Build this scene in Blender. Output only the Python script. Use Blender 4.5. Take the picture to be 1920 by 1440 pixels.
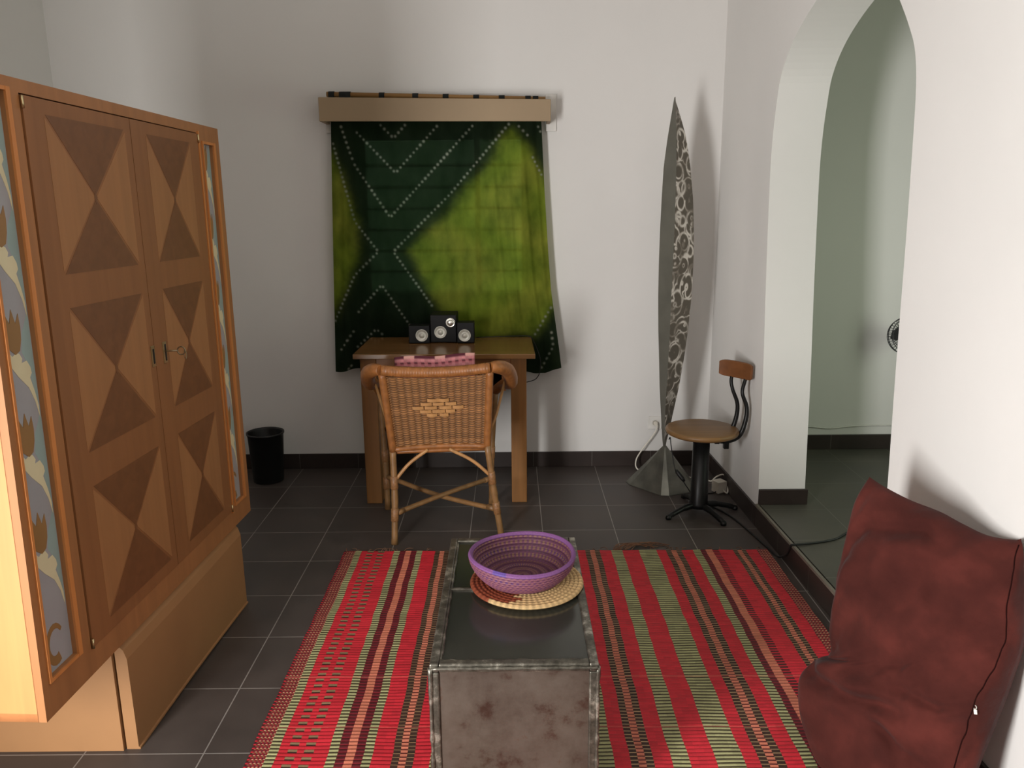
import bpy, bmesh, math, random
import numpy as np
from mathutils import Vector, Matrix
from mathutils.geometry import tessellate_polygon

S = bpy.context.scene
for o in list(bpy.data.objects):
    bpy.data.objects.remove(o)
COL = S.collection
random.seed(4)
R = math.radians

# ------------------------------------------------------------------ camera
cd = bpy.data.cameras.new('camera')
cam = bpy.data.objects.new('camera', cd)
COL.objects.link(cam)
cd.sensor_width = 36.0
cd.lens = 36.0 * 1500.0 / 1920.0
cd.clip_start = 0.02
PIT, ROLL = R(13.0), R(0.5)
fw = Vector((0, math.cos(PIT), -math.sin(PIT)))
dn0 = Vector((0, -math.sin(PIT), -math.cos(PIT)))
rt0 = Vector((1, 0, 0))
rt = rt0 * math.cos(ROLL) + dn0 * math.sin(ROLL)
dn = dn0 * math.cos(ROLL) - rt0 * math.sin(ROLL)
cm = Matrix(((rt.x, -dn.x, -fw.x, 0), (rt.y, -dn.y, -fw.y, 0), (rt.z, -dn.z, -fw.z, 1.6), (0, 0, 0, 1)))
cam.matrix_world = cm
S.camera = cam

# ------------------------------------------------------------------ world, light, exposure
S.view_settings.view_transform = 'Standard'
S.view_settings.look = 'None'
S.view_settings.gamma = 1.0
S.view_settings.use_curve_mapping = False
S.view_settings.exposure = 0.0
w = bpy.data.worlds.new('sky')
S.world = w
w.use_nodes = True
wn = w.node_tree
bg = wn.nodes['Background']
bg.inputs['Color'].default_value = (0.80, 0.90, 1.0, 1)
bg.inputs['Strength'].default_value = 1.0


def area(name, loc, direction, sx, sy, power, color):
    l = bpy.data.lights.new(name, 'AREA')
    l.shape = 'RECTANGLE'
    l.size, l.size_y = sx, sy
    l.energy = power
    l.color = color
    o = bpy.data.objects.new(name, l)
    COL.objects.link(o)
    o.location = loc
    o.rotation_euler = Vector(direction).to_track_quat('-Z', 'Y').to_euler()
    return o


# daylight entering through the narrow doorway in the left wall
DOOR = area('doorway_daylight', (-1.63, -0.10, 0.90), (1, 0.68, 0), 0.54, 1.60, 148.0, (1.0, 0.985, 0.965))
# daylight entering the passage through its own window, coloured by the garden
PASS = area('passage_daylight', (3.15, 2.9, 1.3), (-1, 0.15, -0.1), 0.9, 1.2, 12.0, (0.84, 1.0, 0.76))
# bright garden behind the curtained window
GARD = area('garden_daylight', (-0.38, 5.45, 3.0), (0, 0.05, -1), 2.4, 0.9, 95.0, (0.95, 1.0, 0.85))


# ------------------------------------------------------------------ helpers
def srgb(r, g, b):
    f = lambda c: (c / 255) / 12.92 if c / 255 <= 0.04045 else ((c / 255 + 0.055) / 1.055) ** 2.4
    return (f(r), f(g), f(b))


class NT:
    def __init__(self, name):
        self.m = bpy.data.materials.new(name)
        self.m.use_nodes = True
        self.t = self.m.node_tree
        self.b = self.t.nodes['Principled BSDF']

    def n(self, typ, **kw):
        nd = self.t.nodes.new(typ)
        for k, v in kw.items():
            if k.startswith('_'):
                setattr(nd, k[1:], v)
            else:
                nd.inputs[k.replace('__', ' ')].default_value = v
        return nd

    def l(self, a, b):
        self.t.links.new(a, b)

    def coords(self, scale=(1, 1, 1), loc=(0, 0, 0), rot=(0, 0, 0)):
        tc = self.n('ShaderNodeTexCoord')
        mp = self.n('ShaderNodeMapping')
        mp.inputs['Scale'].default_value = scale
        mp.inputs['Location'].default_value = loc
        mp.inputs['Rotation'].default_value = rot
        self.l(tc.outputs['Object'], mp.inputs['Vector'])
        return mp.outputs['Vector']

    def ramp(self, fac, stops):
        r = self.n('ShaderNodeValToRGB')
        e = r.color_ramp.elements
        while len(e) < len(stops):
            e.new(0.5)
        for i, (p, c) in enumerate(stops):
            e[i].position = p
            e[i].color = (*c, 1)
        self.l(fac, r.inputs['Fac'])
        return r.outputs['Color']

    def bump(self, h, strength=0.3, dist=0.01):
        b = self.n('ShaderNodeBump')
        b.inputs['Strength'].default_value = strength
        b.inputs['Distance'].default_value = dist
        self.l(h, b.inputs['Height'])
        self.l(b.outputs['Normal'], self.b.inputs['Normal'])


def plain(name, c, rough=0.5, metal=0.0, var=0.12, scale=12.0, bump=0.0, spec=0.5):
    a = NT(name)
    nz = a.n('ShaderNodeTexNoise', Scale=scale, Detail=5.0)
    a.l(a.coords(), nz.inputs['Vector'])
    lo = tuple(x * (1 - var) for x in c)
    hi = tuple(min(1, x * (1 + var)) for x in c)
    a.l(a.ramp(nz.outputs['Fac'], [(0.3, lo), (0.7, hi)]), a.b.inputs['Base Color'])
    a.b.inputs['Roughness'].default_value = rough
    a.b.inputs['Metallic'].default_value = metal
    a.b.inputs['Specular IOR Level'].default_value = spec
    if bump:
        a.bump(nz.outputs['Fac'], bump, 0.004)
    return a.m


def wood(name, c, axis='x', var=0.22, rough=0.45, freq=26.0, spec=0.4):
    a = NT(name)
    sc = {'x': (1.2, freq, freq), 'y': (freq, 1.2, freq), 'z': (freq, freq, 1.2)}[axis]
    nz = a.n('ShaderNodeTexNoise', Scale=1.0, Detail=6.0, Distortion=0.6)
    a.l(a.coords(sc), nz.inputs['Vector'])
    lo = tuple(x * (1 - var) for x in c)
    hi = tuple(min(1, x * (1 + var)) for x in c)
    a.l(a.ramp(nz.outputs['Fac'], [(0.32, lo), (0.68, hi)]), a.b.inputs['Base Color'])
    a.b.inputs['Roughness'].default_value = rough
    a.b.inputs['Specular IOR Level'].default_value = spec
    a.bump(nz.outputs['Fac'], 0.06, 0.003)
    return a.m


def tiles(name, c1, c2, grout, px, py, x0, y0, mortar=0.0032, rough=0.38, plane='xy', spec=0.4):
    a = NT(name)
    tc = a.n('ShaderNodeTexCoord')
    sp = a.n('ShaderNodeSeparateXYZ')
    a.l(tc.outputs['Object'], sp.inputs['Vector'])
    cb = a.n('ShaderNodeCombineXYZ')
    a.l(sp.outputs[{'x': 'X', 'y': 'Y', 'z': 'Z'}[plane[0]]], cb.inputs['X'])
    a.l(sp.outputs[{'x': 'X', 'y': 'Y', 'z': 'Z'}[plane[1]]], cb.inputs['Y'])
    mp = a.n('ShaderNodeMapping')
    mp.inputs['Location'].default_value = (-x0, -y0, 0)
    a.l(cb.outputs['Vector'], mp.inputs['Vector'])
    br = a.n('ShaderNodeTexBrick', _offset=0.0, _squash=1.0)
    br.inputs['Scale'].default_value = 1.0
    br.inputs['Brick Width'].default_value = px
    br.inputs['Row Height'].default_value = py
    br.inputs['Mortar Size'].default_value = mortar
    br.inputs['Mortar Smooth'].default_value = 0.2
    br.inputs['Color1'].default_value = (*c1, 1)
    br.inputs['Color2'].default_value = (*c2, 1)
    br.inputs['Mortar'].default_value = (*grout, 1)
    a.l(mp.outputs['Vector'], br.inputs['Vector'])
    nz = a.n('ShaderNodeTexNoise', Scale=5.0, Detail=6.0)
    a.l(tc.outputs['Object'], nz.inputs['Vector'])
    mx = a.n('ShaderNodeMix', _data_type='RGBA', _blend_type='MULTIPLY')
    mx.inputs['Factor'].default_value = 1.0
    a.l(br.outputs['Color'], mx.inputs['A'])
    a.l(a.ramp(nz.outputs['Fac'], [(0.3, (0.78, 0.78, 0.78)), (0.7, (1.15, 1.12, 1.1))]), mx.inputs['B'])
    a.l(mx.outputs['Result'], a.b.inputs['Base Color'])
    rr = a.n('ShaderNodeMapRange')
    rr.inputs['To Min'].default_value = rough
    rr.inputs['To Max'].default_value = rough + 0.2
    a.l(nz.outputs['Fac'], rr.inputs['Value'])
    a.l(rr.outputs['Result'], a.b.inputs['Roughness'])
    a.b.inputs['Specular IOR Level'].default_value = spec
    return a.m


def attr_mat(name, rough=0.7, attr='dye', bump=0.0, bscale=300.0, spec=0.3, metal=0.0):
    a = NT(name)
    at = a.n('ShaderNodeAttribute', _attribute_name=attr)
    nz = a.n('ShaderNodeTexNoise', Scale=bscale, Detail=2.0)
    a.l(a.coords(), nz.inputs['Vector'])
    mx = a.n('ShaderNodeMix', _data_type='RGBA', _blend_type='MULTIPLY')
    mx.inputs['Factor'].default_value = 1.0
    a.l(at.outputs['Color'], mx.inputs['A'])
    a.l(a.ramp(nz.outputs['Fac'], [(0.3, (0.85, 0.85, 0.85)), (0.7, (1.1, 1.1, 1.1))]), mx.inputs['B'])
    a.l(mx.outputs['Result'], a.b.inputs['Base Color'])
    a.b.inputs['Roughness'].default_value = rough
    a.b.inputs['Specular IOR Level'].default_value = spec
    a.b.inputs['Metallic'].default_value = metal
    if bump:
        a.bump(nz.outputs['Fac'], bump, 0.002)
    return a.m


class MB:
    """collects shapes; build() links them as ONE mesh object"""

    def __init__(self):
        self.v, self.f, self.mi, self.sm = [], [], [], []

    def add(self, vs, fs, mi=0, smooth=False):
        o = len(self.v)
        self.v += [tuple(p) for p in vs]
        for q in fs:
            self.f.append(tuple(i + o for i in q))
            self.mi.append(mi)
            self.sm.append(smooth)

    def box(self, lo, hi, mi=0, M=None):
        x0, y0, z0 = lo
        x1, y1, z1 = hi
        vs = [Vector(p) for p in ((x0, y0, z0), (x1, y0, z0), (x1, y1, z0), (x0, y1, z0), (x0, y0, z1), (x1, y0, z1), (x1, y1, z1), (x0, y1, z1))]
        if M is not None:
            vs = [M @ p for p in vs]
        self.add(vs, [(3, 2, 1, 0), (4, 5, 6, 7), (0, 1, 5, 4), (1, 2, 6, 5), (2, 3, 7, 6), (3, 0, 4, 7)], mi)

    def tube(self, pts, r, seg=10, mi=0, closed=False, cap=True):
        pts = [Vector(p) for p in pts]
        n = len(pts)
        rad = r if isinstance(r, (list, tuple)) else [r] * n
        if closed:
            tang = [(pts[(i + 1) % n] - pts[i - 1]).normalized() for i in range(n)]
        else:
            tang = [(pts[min(i + 1, n - 1)] - pts[max(i - 1, 0)]).normalized() for i in range(n)]
        t = tang[0]
        a = Vector((0, 0, 1)) if abs(t.z) < 0.9 else Vector((1, 0, 0))
        u = t.cross(a).normalized()
        vs, fs = [], []
        for i in range(n):
            t = tang[i]
            u = (u - t * u.dot(t)).normalized()
            b = t.cross(u)
            for k in range(seg):
                an = 2 * math.pi * k / seg
                vs.append(pts[i] + (u * math.cos(an) + b * math.sin(an)) * rad[i])
        rng = n if closed else n - 1
        for i in range(rng):
            j = (i + 1) % n
            for k in range(seg):
                k2 = (k + 1) % seg
                fs.append((i * seg + k, i * seg + k2, j * seg + k2, j * seg + k))
        self.add(vs, fs, mi, True)
        if cap and not closed:
            o = len(self.v) - len(vs)
            self.f.append(tuple(o + k for k in range(seg))[::-1])
            self.mi.append(mi); self.sm.append(False)
            self.f.append(tuple(o + (n - 1) * seg + k for k in range(seg)))
            self.mi.append(mi); self.sm.append(False)

    def lathe(self, prof, c=(0, 0, 0), seg=48, mi=0, M=None, smooth=True):
        vs, fs = [], []
        for (r, z) in prof:
            for k in range(seg):
                an = 2 * math.pi * k / seg
                p = Vector((r * math.cos(an), r * math.sin(an), z))
                if M is not None:
                    p = M @ p
                vs.append(p + Vector(c))
        for i in range(len(prof) - 1):
            for k in range(seg):
                k2 = (k + 1) % seg
                fs.append((i * seg + k, i * seg + k2, (i + 1) * seg + k2, (i + 1) * seg + k))
        self.add(vs, fs, mi, smooth)

    def prism(self, poly, d, mi=0):
        """flat polygon (3D points) extruded by vector d"""
        d = Vector(d)
        p0 = [Vector(p) for p in poly]
        n = len(p0)
        tri = tessellate_polygon([p0])
        vs = p0 + [p + d for p in p0]
        fs = []
        for t in tri:
            fs.append(tuple(t))
            fs.append(tuple(i + n for i in t)[::-1])
        for i in range(n):
            j = (i + 1) % n
            fs.append((i, j, j + n, i + n))
        self.add(vs, fs, mi)

    def build(self, name, mats, parent=None, bevel=0.0, recalc=True, world=False):
        me = bpy.data.meshes.new(name)
        off = Vector((0, 0, 0))
        if parent is not None and not world:
            p = parent
            while p is not None:
                off += Vector(p.location)
                p = p.parent
        me.from_pydata([tuple(Vector(v) - off) for v in self.v], [], self.f)
        if not isinstance(mats, (list, tuple)):
            mats = [mats]
        for m in mats:
            me.materials.append(m)
        me.polygons.foreach_set('material_index', self.mi)
        me.polygons.foreach_set('use_smooth', self.sm)
        if recalc:
            bm = bmesh.new()
            bm.from_mesh(me)
            bmesh.ops.recalc_face_normals(bm, faces=bm.faces)
            bm.to_mesh(me)
            bm.free()
        me.update()
        o = bpy.data.objects.new(name, me)
        COL.objects.link(o)
        if parent is not None:
            o.parent = parent
        if bevel:
            b = o.modifiers.new('bevel', 'BEVEL')
            b.width = bevel
            b.segments = 2
            b.limit_method = 'ANGLE'
            b.angle_limit = R(50)
        return o


def tag(o, label, cat, group=None):
    o['label'] = label
    o['category'] = cat
    if group:
        o['group'] = group
    return o


def thing(name, loc, label, cat, group=None):
    o = bpy.data.objects.new(name, None)
    o.empty_display_size = 0.05
    COL.objects.link(o)
    o.location = loc
    return tag(o, label, cat, group)


def struct(o):
    o['kind'] = 'structure'
    return o


def smooth_path(pts, n=8):
    P = [Vector(p) for p in pts]
    P = [P[0] * 2 - P[1]] + P + [P[-1] * 2 - P[-2]]
    out = []
    for i in range(1, len(P) - 2):
        for k in range(n):
            t = k / n
            a, b, c, d = P[i - 1], P[i], P[i + 1], P[i + 2]
            out.append(0.5 * ((2 * b) + (c - a) * t + (2 * a - 5 * b + 4 * c - d) * t * t + (3 * b - a - 3 * c + d) * t ** 3))
    out.append(P[-2])
    return out


def grid_obj(name, pts, mat, parent=None, cols=None, smooth=True, kind='POINT', wrap=False):
    """pts: numpy (rows, cols, 3)"""
    h, wd = pts.shape[:2]
    off = np.zeros(3)
    p = parent
    while p is not None:
        off += np.array(p.location)
        p = p.parent
    V = (pts.reshape(-1, 3) - off)
    ii, jj = np.meshgrid(np.arange(h - 1), np.arange(wd if wrap else wd - 1), indexing='ij')
    j2 = (jj + 1) % wd
    F = np.stack([ii * wd + jj, ii * wd + j2, (ii + 1) * wd + j2, (ii + 1) * wd + jj], -1).reshape(-1, 4)
    me = bpy.data.meshes.new(name)
    me.from_pydata(V.tolist(), [], F.tolist())
    if cols is not None:
        if kind == 'POINT':
            at = me.color_attributes.new('dye', 'FLOAT_COLOR', 'POINT')
            c = np.concatenate([cols.reshape(-1, 3), np.ones((h * wd, 1))], 1)
        else:
            at = me.color_attributes.new('dye', 'FLOAT_COLOR', 'CORNER')
            c = np.concatenate([cols.reshape(-1, 3), np.ones((F.shape[0], 1))], 1)
            c = np.repeat(c, 4, 0)
        at.data.foreach_set('color', c.astype(np.float32).ravel())
    me.polygons.foreach_set('use_smooth', [smooth] * len(F))
    me.materials.append(mat)
    me.update()
    o = bpy.data.objects.new(name, me)
    COL.objects.link(o)
    if parent is not None:
        o.parent = parent
    return o


# ------------------------------------------------------------------ materials of the setting
def plaster(name, c):
    a = NT(name)
    nz = a.n('ShaderNodeTexNoise', Scale=1.6, Detail=6.0)
    v = a.coords()
    a.l(v, nz.inputs['Vector'])
    lo = tuple(x * 0.96 for x in c)
    a.l(a.ramp(nz.outputs['Fac'], [(0.3, lo), (0.7, c)]), a.b.inputs['Base Color'])
    n2 = a.n('ShaderNodeTexNoise', Scale=14.0, Detail=6.0)
    a.l(v, n2.inputs['Vector'])
    a.bump(n2.outputs['Fac'], 0.10, 0.01)
    a.b.inputs['Roughness'].default_value = 0.85
    a.b.inputs['Specular IOR Level'].default_value = 0.2
    return a.m


M_wall = plaster('white_plaster', (0.735, 0.717, 0.692))
M_ceil = plaster('ceiling_plaster', (0.82, 0.80, 0.77))
M_floor = tiles('brown_floor_tile', (0.062, 0.050, 0.044), (0.069, 0.056, 0.050), (0.26, 0.24, 0.22), 0.3575, 0.325, -0.9275, 2.075, 0.0022)
M_floor2 = tiles('grey_floor_tile', (0.085, 0.082, 0.066), (0.078, 0.076, 0.062), (0.16, 0.155, 0.135), 0.3575, 0.36, 1.53, 3.30, 0.0018)
M_baseX = tiles('brown_baseboard_tile', (0.032, 0.023, 0.020), (0.036, 0.026, 0.022), (0.13, 0.12, 0.11), 0.3575, 0.6, 0.485, -0.3, 0.0014, 0.3, 'xz')
M_baseY = tiles('brown_baseboard_tile_side', (0.032, 0.023, 0.020), (0.036, 0.026, 0.022), (0.13, 0.12, 0.11), 0.36, 0.6, 3.06, -0.3, 0.0014, 0.3, 'yz')

# ------------------------------------------------------------------ room shell
YB = 4.68          # back wall
XL = -1.75         # left wall beside the camera
XA = -2.52         # left wall of the alcove behind the wardrobe
YA = 0.55
YR = -1.8          # wall behind the camera
ZC = 3.05
KX = 0.0308


def wx(y):         # face of the right wall
    return 1.187 + (YB - y) * KX


b = MB()
b.box((XA - 0.2, YR - 0.2, -0.1), (1.6, YB + 0.2, 0.0))
struct(b.build('floor', M_floor))
b = MB()
b.box((XA - 0.2, YR - 0.2, ZC), (3.5, YB + 0.2, ZC + 0.1))
struct(b.build('ceiling', M_ceil))

# back wall with the window opening
WX0, WX1, WZ0, WZ1 = -0.87, 0.10, 1.02, 1.97
b = MB()
b.box((XA - 0.2, YB, 0), (WX0, YB + 0.2, ZC))
b.box((WX1, YB, 0), (1.43, YB + 0.2, ZC))
b.box((WX0, YB, 0), (WX1, YB + 0.2, WZ0))
b.box((WX0, YB, WZ1), (WX1, YB + 0.2, ZC))
struct(b.build('wall_back', M_wall))

# left wall with the narrow doorway beside the camera
DY0, DY1, DZ1 = -0.43, 0.23, 2.08
b = MB()
b.box((XL - 0.02, YR, 0), (XL, DY0, ZC))
b.box((XL - 0.02, DY1, 0), (XL, YA, ZC))
b.box((XL - 0.02, DY0, DZ1), (XL, DY1, ZC))
struct(b.build('wall_left', M_wall))
b = MB()
b.box((XA - 0.15, YA - 0.15, 0), (XL - 0.02, YA, ZC))
b.box((XA - 0.15, YA, 0), (XA, YB, ZC))
struct(b.build('wall_alcove', M_wall))
b = MB()
b.box((XL - 0.2, YR - 0.2, 0), (1.75, YR, ZC))
struct(b.build('wall_rear', M_wall))

# right wall with the pointed arch
arch = [(3.736, 0.0), (3.736, 0.115), (3.757, 0.45), (3.778, 0.77), (3.82, 1.22), (3.852, 1.672), (3.850, 1.86), (3.826, 2.012), (3.792, 2.125), (3.70, 2.228), (3.564, 2.310), (3.405, 2.372), (3.23, 2.412), (3.10, 2.425),
        (2.98, 2.400), (2.86, 2.318), (2.757, 2.208), (2.676, 2.110), (2.628, 2.032), (2.601, 1.923), (2.587, 1.754), (2.570, 1.469), (2.551, 1.036), (2.530, 0.677), (2.515, 0.3), (2.505, 0.0)]
sm = smooth_path([(0, y, z) for y, z in arch[1:-1]], 4)
arch_s = [arch[0]] + [(p.y, p.z) for p in sm] + [arch[-1]]
poly = [(YB, 0.0)] + arch_s + [(YR, 0.0), (YR, ZC), (YB, ZC)]
p0 = [Vector((wx(y), y, z)) for y, z in poly]
b = MB()
b.prism(p0, (0.23, 0, 0))
struct(b.build('wall_right', M_wall))

# passage beyond the arch: raised floor, walls, ceiling
ZS = 0.115
b = MB()
b.box((1.21, 1.2, -0.05), (3.4, 4.8, ZS))
# the step follows the right wall's face
b.v = [((wx(p[1]) + 0.008) if p[0] < 1.3 else p[0], p[1], p[2]) for p in b.v]
struct(b.build('floor_passage', M_floor2))
b = MB()
b.box((1.43, 4.62, 0), (3.4, 4.8, ZC))
struct(b.build('wall_passage_back', M_wall))
b = MB()
b.box((3.3, 1.2, 0), (3.5, 4.8, ZC))
struct(b.build('wall_passage_right', M_wall))
b = MB()
b.box((1.5, 1.0, 0), (3.5, 1.2, ZC))
struct(b.build('wall_passage_front', M_wall))

# baseboards, step riser
b = MB()
b.box((XA, YB - 0.012, 0), (wx(YB), YB, 0.094))
struct(b.build('baseboard_back', M_baseX, bevel=0.002))


def wall_strip(y0, y1, z0, z1, t=0.011):
    q = MB()
    q.add([(wx(y0) - t, y0, z0), (wx(y1) - t, y1, z0), (wx(y1), y1, z0), (wx(y0), y0, z0),
           (wx(y0) - t, y0, z1), (wx(y1) - t, y1, z1), (wx(y1), y1, z1), (wx(y0), y0, z1)],
          [(3, 2, 1, 0), (4, 5, 6, 7), (0, 1, 5, 4), (1, 2, 6, 5), (2, 3, 7, 6), (3, 0, 4, 7)])
    return q


struct(wall_strip(3.736, YB - 0.012, 0, 0.10).build('baseboard_right', M_baseY, bevel=0.002))
struct(wall_strip(-1.7, 2.51, 0, 0.10).build('baseboard_right_near', M_baseY, bevel=0.002))
struct(wall_strip(2.51, 3.736, 0, ZS - 0.012, 0.010).build('trim_step_riser', M_baseY))
M_nose = plain('step_edge_tile', (0.16, 0.14, 0.11), 0.5)
struct(wall_strip(2.51, 3.736, ZS - 0.012, ZS + 0.001, 0.012).build('trim_step_edge', M_nose))
b = MB()
b.box((wx(3.74) + 0.0, 3.722, ZS), (wx(3.74) + 0.24, 3.738, ZS + 0.078))
struct(b.build('baseboard_jamb', M_baseX, bevel=0.002))
b = MB()
b.box((1.44, 4.608, ZS), (3.3, 4.62, ZS + 0.09))
struct(b.build('baseboard_passage', M_baseX, bevel=0.002))

# window behind the curtain: frame with louvre panes
M_frame = plain('grey_window_metal', (0.10, 0.10, 0.09), 0.5)
M_glass = NT('louvre_glass')
M_glass.b.inputs['Base Color'].default_value = (0.85, 0.95, 0.88, 1)
M_glass.b.inputs['Roughness'].default_value = 0.25
M_glass.b.inputs['Transmission Weight'].default_value = 0.9
M_glass = M_glass.m
win = bpy.data.objects.new('window_1', None)
COL.objects.link(win)
win.location = (-0.385, YB + 0.1, WZ0)
struct(win)
b = MB()
b.box((WX0, YB + 0.08, WZ0), (WX0 + 0.035, YB + 0.13, WZ1))
b.box((WX1 - 0.035, YB + 0.08, WZ0), (WX1, YB + 0.13, WZ1))
b.box((WX0, YB + 0.08, WZ0), (WX1, YB + 0.13, WZ0 + 0.035))
b.box((WX0, YB + 0.08, WZ1 - 0.035), (WX1, YB + 0.13, WZ1))
b.box((-0.205, YB + 0.08, WZ0), (-0.175, YB + 0.13, WZ1))
b.build('window_frame', M_frame, win)
nl = 7
for (xa, xb) in ((WX0 + 0.035, -0.205), (-0.175, WX1 - 0.035)):
    for k in range(nl):
        z = WZ0 + 0.05 + (k + 0.5) * (WZ1 - WZ0 - 0.1) / nl
        b = MB()
        M = Matrix.Translation((0, YB + 0.105, z)) @ Matrix.Rotation(R(20), 4, 'X')
        b.box((xa, -0.003, -0.07), (xb, 0.003, 0.07), 0, M)
        b.box((xa, -0.008, -0.074), (xb, 0.008, -0.066), 1, M)
        b.build('louvre_pane', [M_glass, M_frame], win)

# shrub in the garden outside the window
M_leaf = plain('garden_leaf', (0.12, 0.22, 0.05), 0.5, var=0.6, scale=3.0)
b = MB()
rg = random.Random(2)
for k in range(620):
    c = Vector((rg.gauss(-0.45, 0.75), rg.gauss(6.0, 0.22), max(0.15, rg.gauss(1.25, 0.45))))
    q = Matrix.Translation(c) @ Matrix.Rotation(rg.uniform(0, 6.3), 4, 'Z') @ Matrix.Rotation(rg.uniform(0.2, 1.3), 4, 'X')
    s = rg.uniform(0.06, 0.13)
    b.add([q @ Vector(p) for p in ((-s * .3, 0, 0), (0, -s * .8, .01), (s * .3, 0, 0), (0, s * .8, .01))], [(0, 1, 2, 3)])
for k in range(7):
    x = -1.2 + k * 0.27
    b.tube([(x * 0.3 - 0.3, 6.0, -0.05), (x * 0.7 - 0.1, 6.0, 0.7), (x, 6.02, 1.6)], [0.025, 0.018, 0.008], 6, 0)
tag(b.build('garden_shrub', M_leaf, recalc=False), 'leafy green garden shrub seen dimly through the green and black curtain', 'shrub')
b = MB()
b.box((-4, YB + 0.25, -0.15), (3.4, 9.0, -0.05))
struct(b.build('floor_garden', plain('garden_soil', (0.16, 0.17, 0.07), 0.9)))

# ------------------------------------------------------------------ wardrobe
W_MID = wood('wardrobe_frame_wood', srgb(152, 103, 63), 'z', 0.10, 0.42)
W_DOOR = wood('wardrobe_door_veneer', srgb(133, 88, 53), 'z', 0.08, 0.42)
W_DARK = wood('wardrobe_dark_veneer', srgb(110, 71, 42), 'x', 0.10, 0.40)
W_LIGHT = wood('wardrobe_light_veneer', srgb(150, 104, 65), 'z', 0.08, 0.42)
W_SIDE = wood('wardrobe_side_wood', srgb(200, 130, 78), 'z', 0.08, 0.45)
W_BASE = plain('plinth_board', srgb(150, 108, 68), 0.6, 0, 0.05, 6)
W_EDGE = wood('wardrobe_lipping', srgb(190, 122, 66), 'z', 0.10, 0.4)
P_BG = plain('panel_blue_grey_paint', srgb(150, 150, 152), 0.35, 0, 0.06, 5)
P_BG2 = plain('panel_aqua_paint', srgb(140, 160, 156), 0.35, 0, 0.08, 5)
P_CREAM = plain('panel_cream_paint', srgb(206, 196, 160), 0.4, 0, 0.05, 9)
P_OCHRE = plain('panel_ochre_paint', srgb(138, 104, 62), 0.4, 0, 0.06, 9)
BRASS = plain('brass', (0.55, 0.45, 0.25), 0.3, 1.0)
BLACKM = plain('black_metal', (0.012, 0.012, 0.012), 0.4, 0.3)
STEEL = plain('bright_steel', (0.7, 0.68, 0.62), 0.25, 1.0)

A = Vector((-1.156, 1.74, 0))
Bq = Vector((-1.090, 3.122, 0))
EU = (Bq - A).normalized()
EN = Vector((EU.y, -EU.x, 0))     # towards the room
LW = (Bq - A).length
ZB, ZT = 0.35, 1.865


def wp(u, z, d=0.0):
    k = max(0.0, (0.35 - u) / 0.35) * 0.034 * max(0.0, z - 0.35)
    p = A + EU * (u + k) + EN * d
    return Vector((p.x, p.y, z + 0.022 * (1 - u / LW) * max(0.0, z - 0.35) / 1.5))


def wbox(q, u0, u1, z0, z1, d0, d1, mi=0):
    vs = [wp(u, z, d) for z in (z0, z1) for (u, d) in ((u0, d0), (u1, d0), (u1, d1), (u0, d1))]
    q.add(vs, [(3, 2, 1, 0), (4, 5, 6, 7), (0, 1, 5, 4), (1, 2, 6, 5), (2, 3, 7, 6), (3, 0, 4, 7)], mi)


ward = thing('wardrobe', (-1.42, 2.45, 0), 'large brown wooden wardrobe with inlaid doors and painted flower panels at left', 'wardrobe')
DEP = 0.56
b = MB()
wbox(b, 0.0, 0.022, ZB, ZT, -DEP, -0.02, 1)          # near end
wbox(b, LW - 0.022, LW, ZB, ZT, -DEP, -0.02, 0)
wbox(b, 0.0, LW, ZT - 0.022, ZT, -DEP, -0.02, 0)
wbox(b, 0.0, LW, ZB, ZB + 0.022, -DEP, -0.02, 0)
wbox(b, 0.0, LW, ZB, ZT, -DEP - 0.012, -DEP, 0)
b.build('carcass', [W_MID, W_SIDE], ward)
b = MB()
DU0, DUM, DU1, DZ0, DZT = 0.216, 0.726, 1.190, 0.424, 1.830
PU0, PU1 = 0.034, 0.150
FU0, FU1 = 1.236, 1.322
PZ0, PZ1 = 0.446, 1.832
wbox(b, 0.0, PU0, ZB, ZT, -0.022, 0.0)
wbox(b, PU1, DU0 - 0.004, ZB, ZT, -0.022, 0.0)
wbox(b, DU1 + 0.004, FU0, ZB, ZT, -0.022, 0.0)
wbox(b, FU1, LW, ZB, ZT, -0.022, 0.0)
for (u0, u1, za, zb) in ((PU0, PU1, PZ0, PZ1), (FU0, FU1, 0.44, 1.800)):
    wbox(b, u0, u1, zb, ZT, -0.022, 0.0)
    wbox(b, u0, u1, ZB, za, -0.022, 0.0)
wbox(b, DU0 - 0.004, DU1 + 0.004, DZT + 0.004, ZT, -0.022, 0.0)
wbox(b, DU0 - 0.004, DU1 + 0.004, ZB, DZ0 - 0.004, -0.022, 0.0)
b.build('front_frame', W_MID, ward)
t = 0.009
for (u0, u1, za, zb) in ((PU0, PU1, PZ0, PZ1), (FU0, FU1, 0.44, 1.800)):
    b = MB()
    wbox(b, u0 - t, u0, za - t, zb + t, 0.0, 0.005)
    wbox(b, u1, u1 + t * 1.9, za - t, zb + t, 0.0, 0.006)
    wbox(b, u0, u1, za - t, za, 0.0, 0.005)
    wbox(b, u0, u1, zb, zb + t, 0.0, 0.005)
    b.build('panel_lipping', W_EDGE, ward)
for (u0, u1) in ((DU1 + 0.005, DU1 + 0.013),):
    b = MB()
    wbox(b, u0, u1, DZ0 - 0.01, DZT + 0.01, 0.0, 0.006)
    b.build('door_lipping', W_EDGE, ward)


def flat(q, pts, d0, d1, mi):
    """thin raised shape on the wardrobe front from (u, z) points"""
    q.prism([wp(u, z, d0) for u, z in pts], EN * (d1 - d0), mi)


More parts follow.
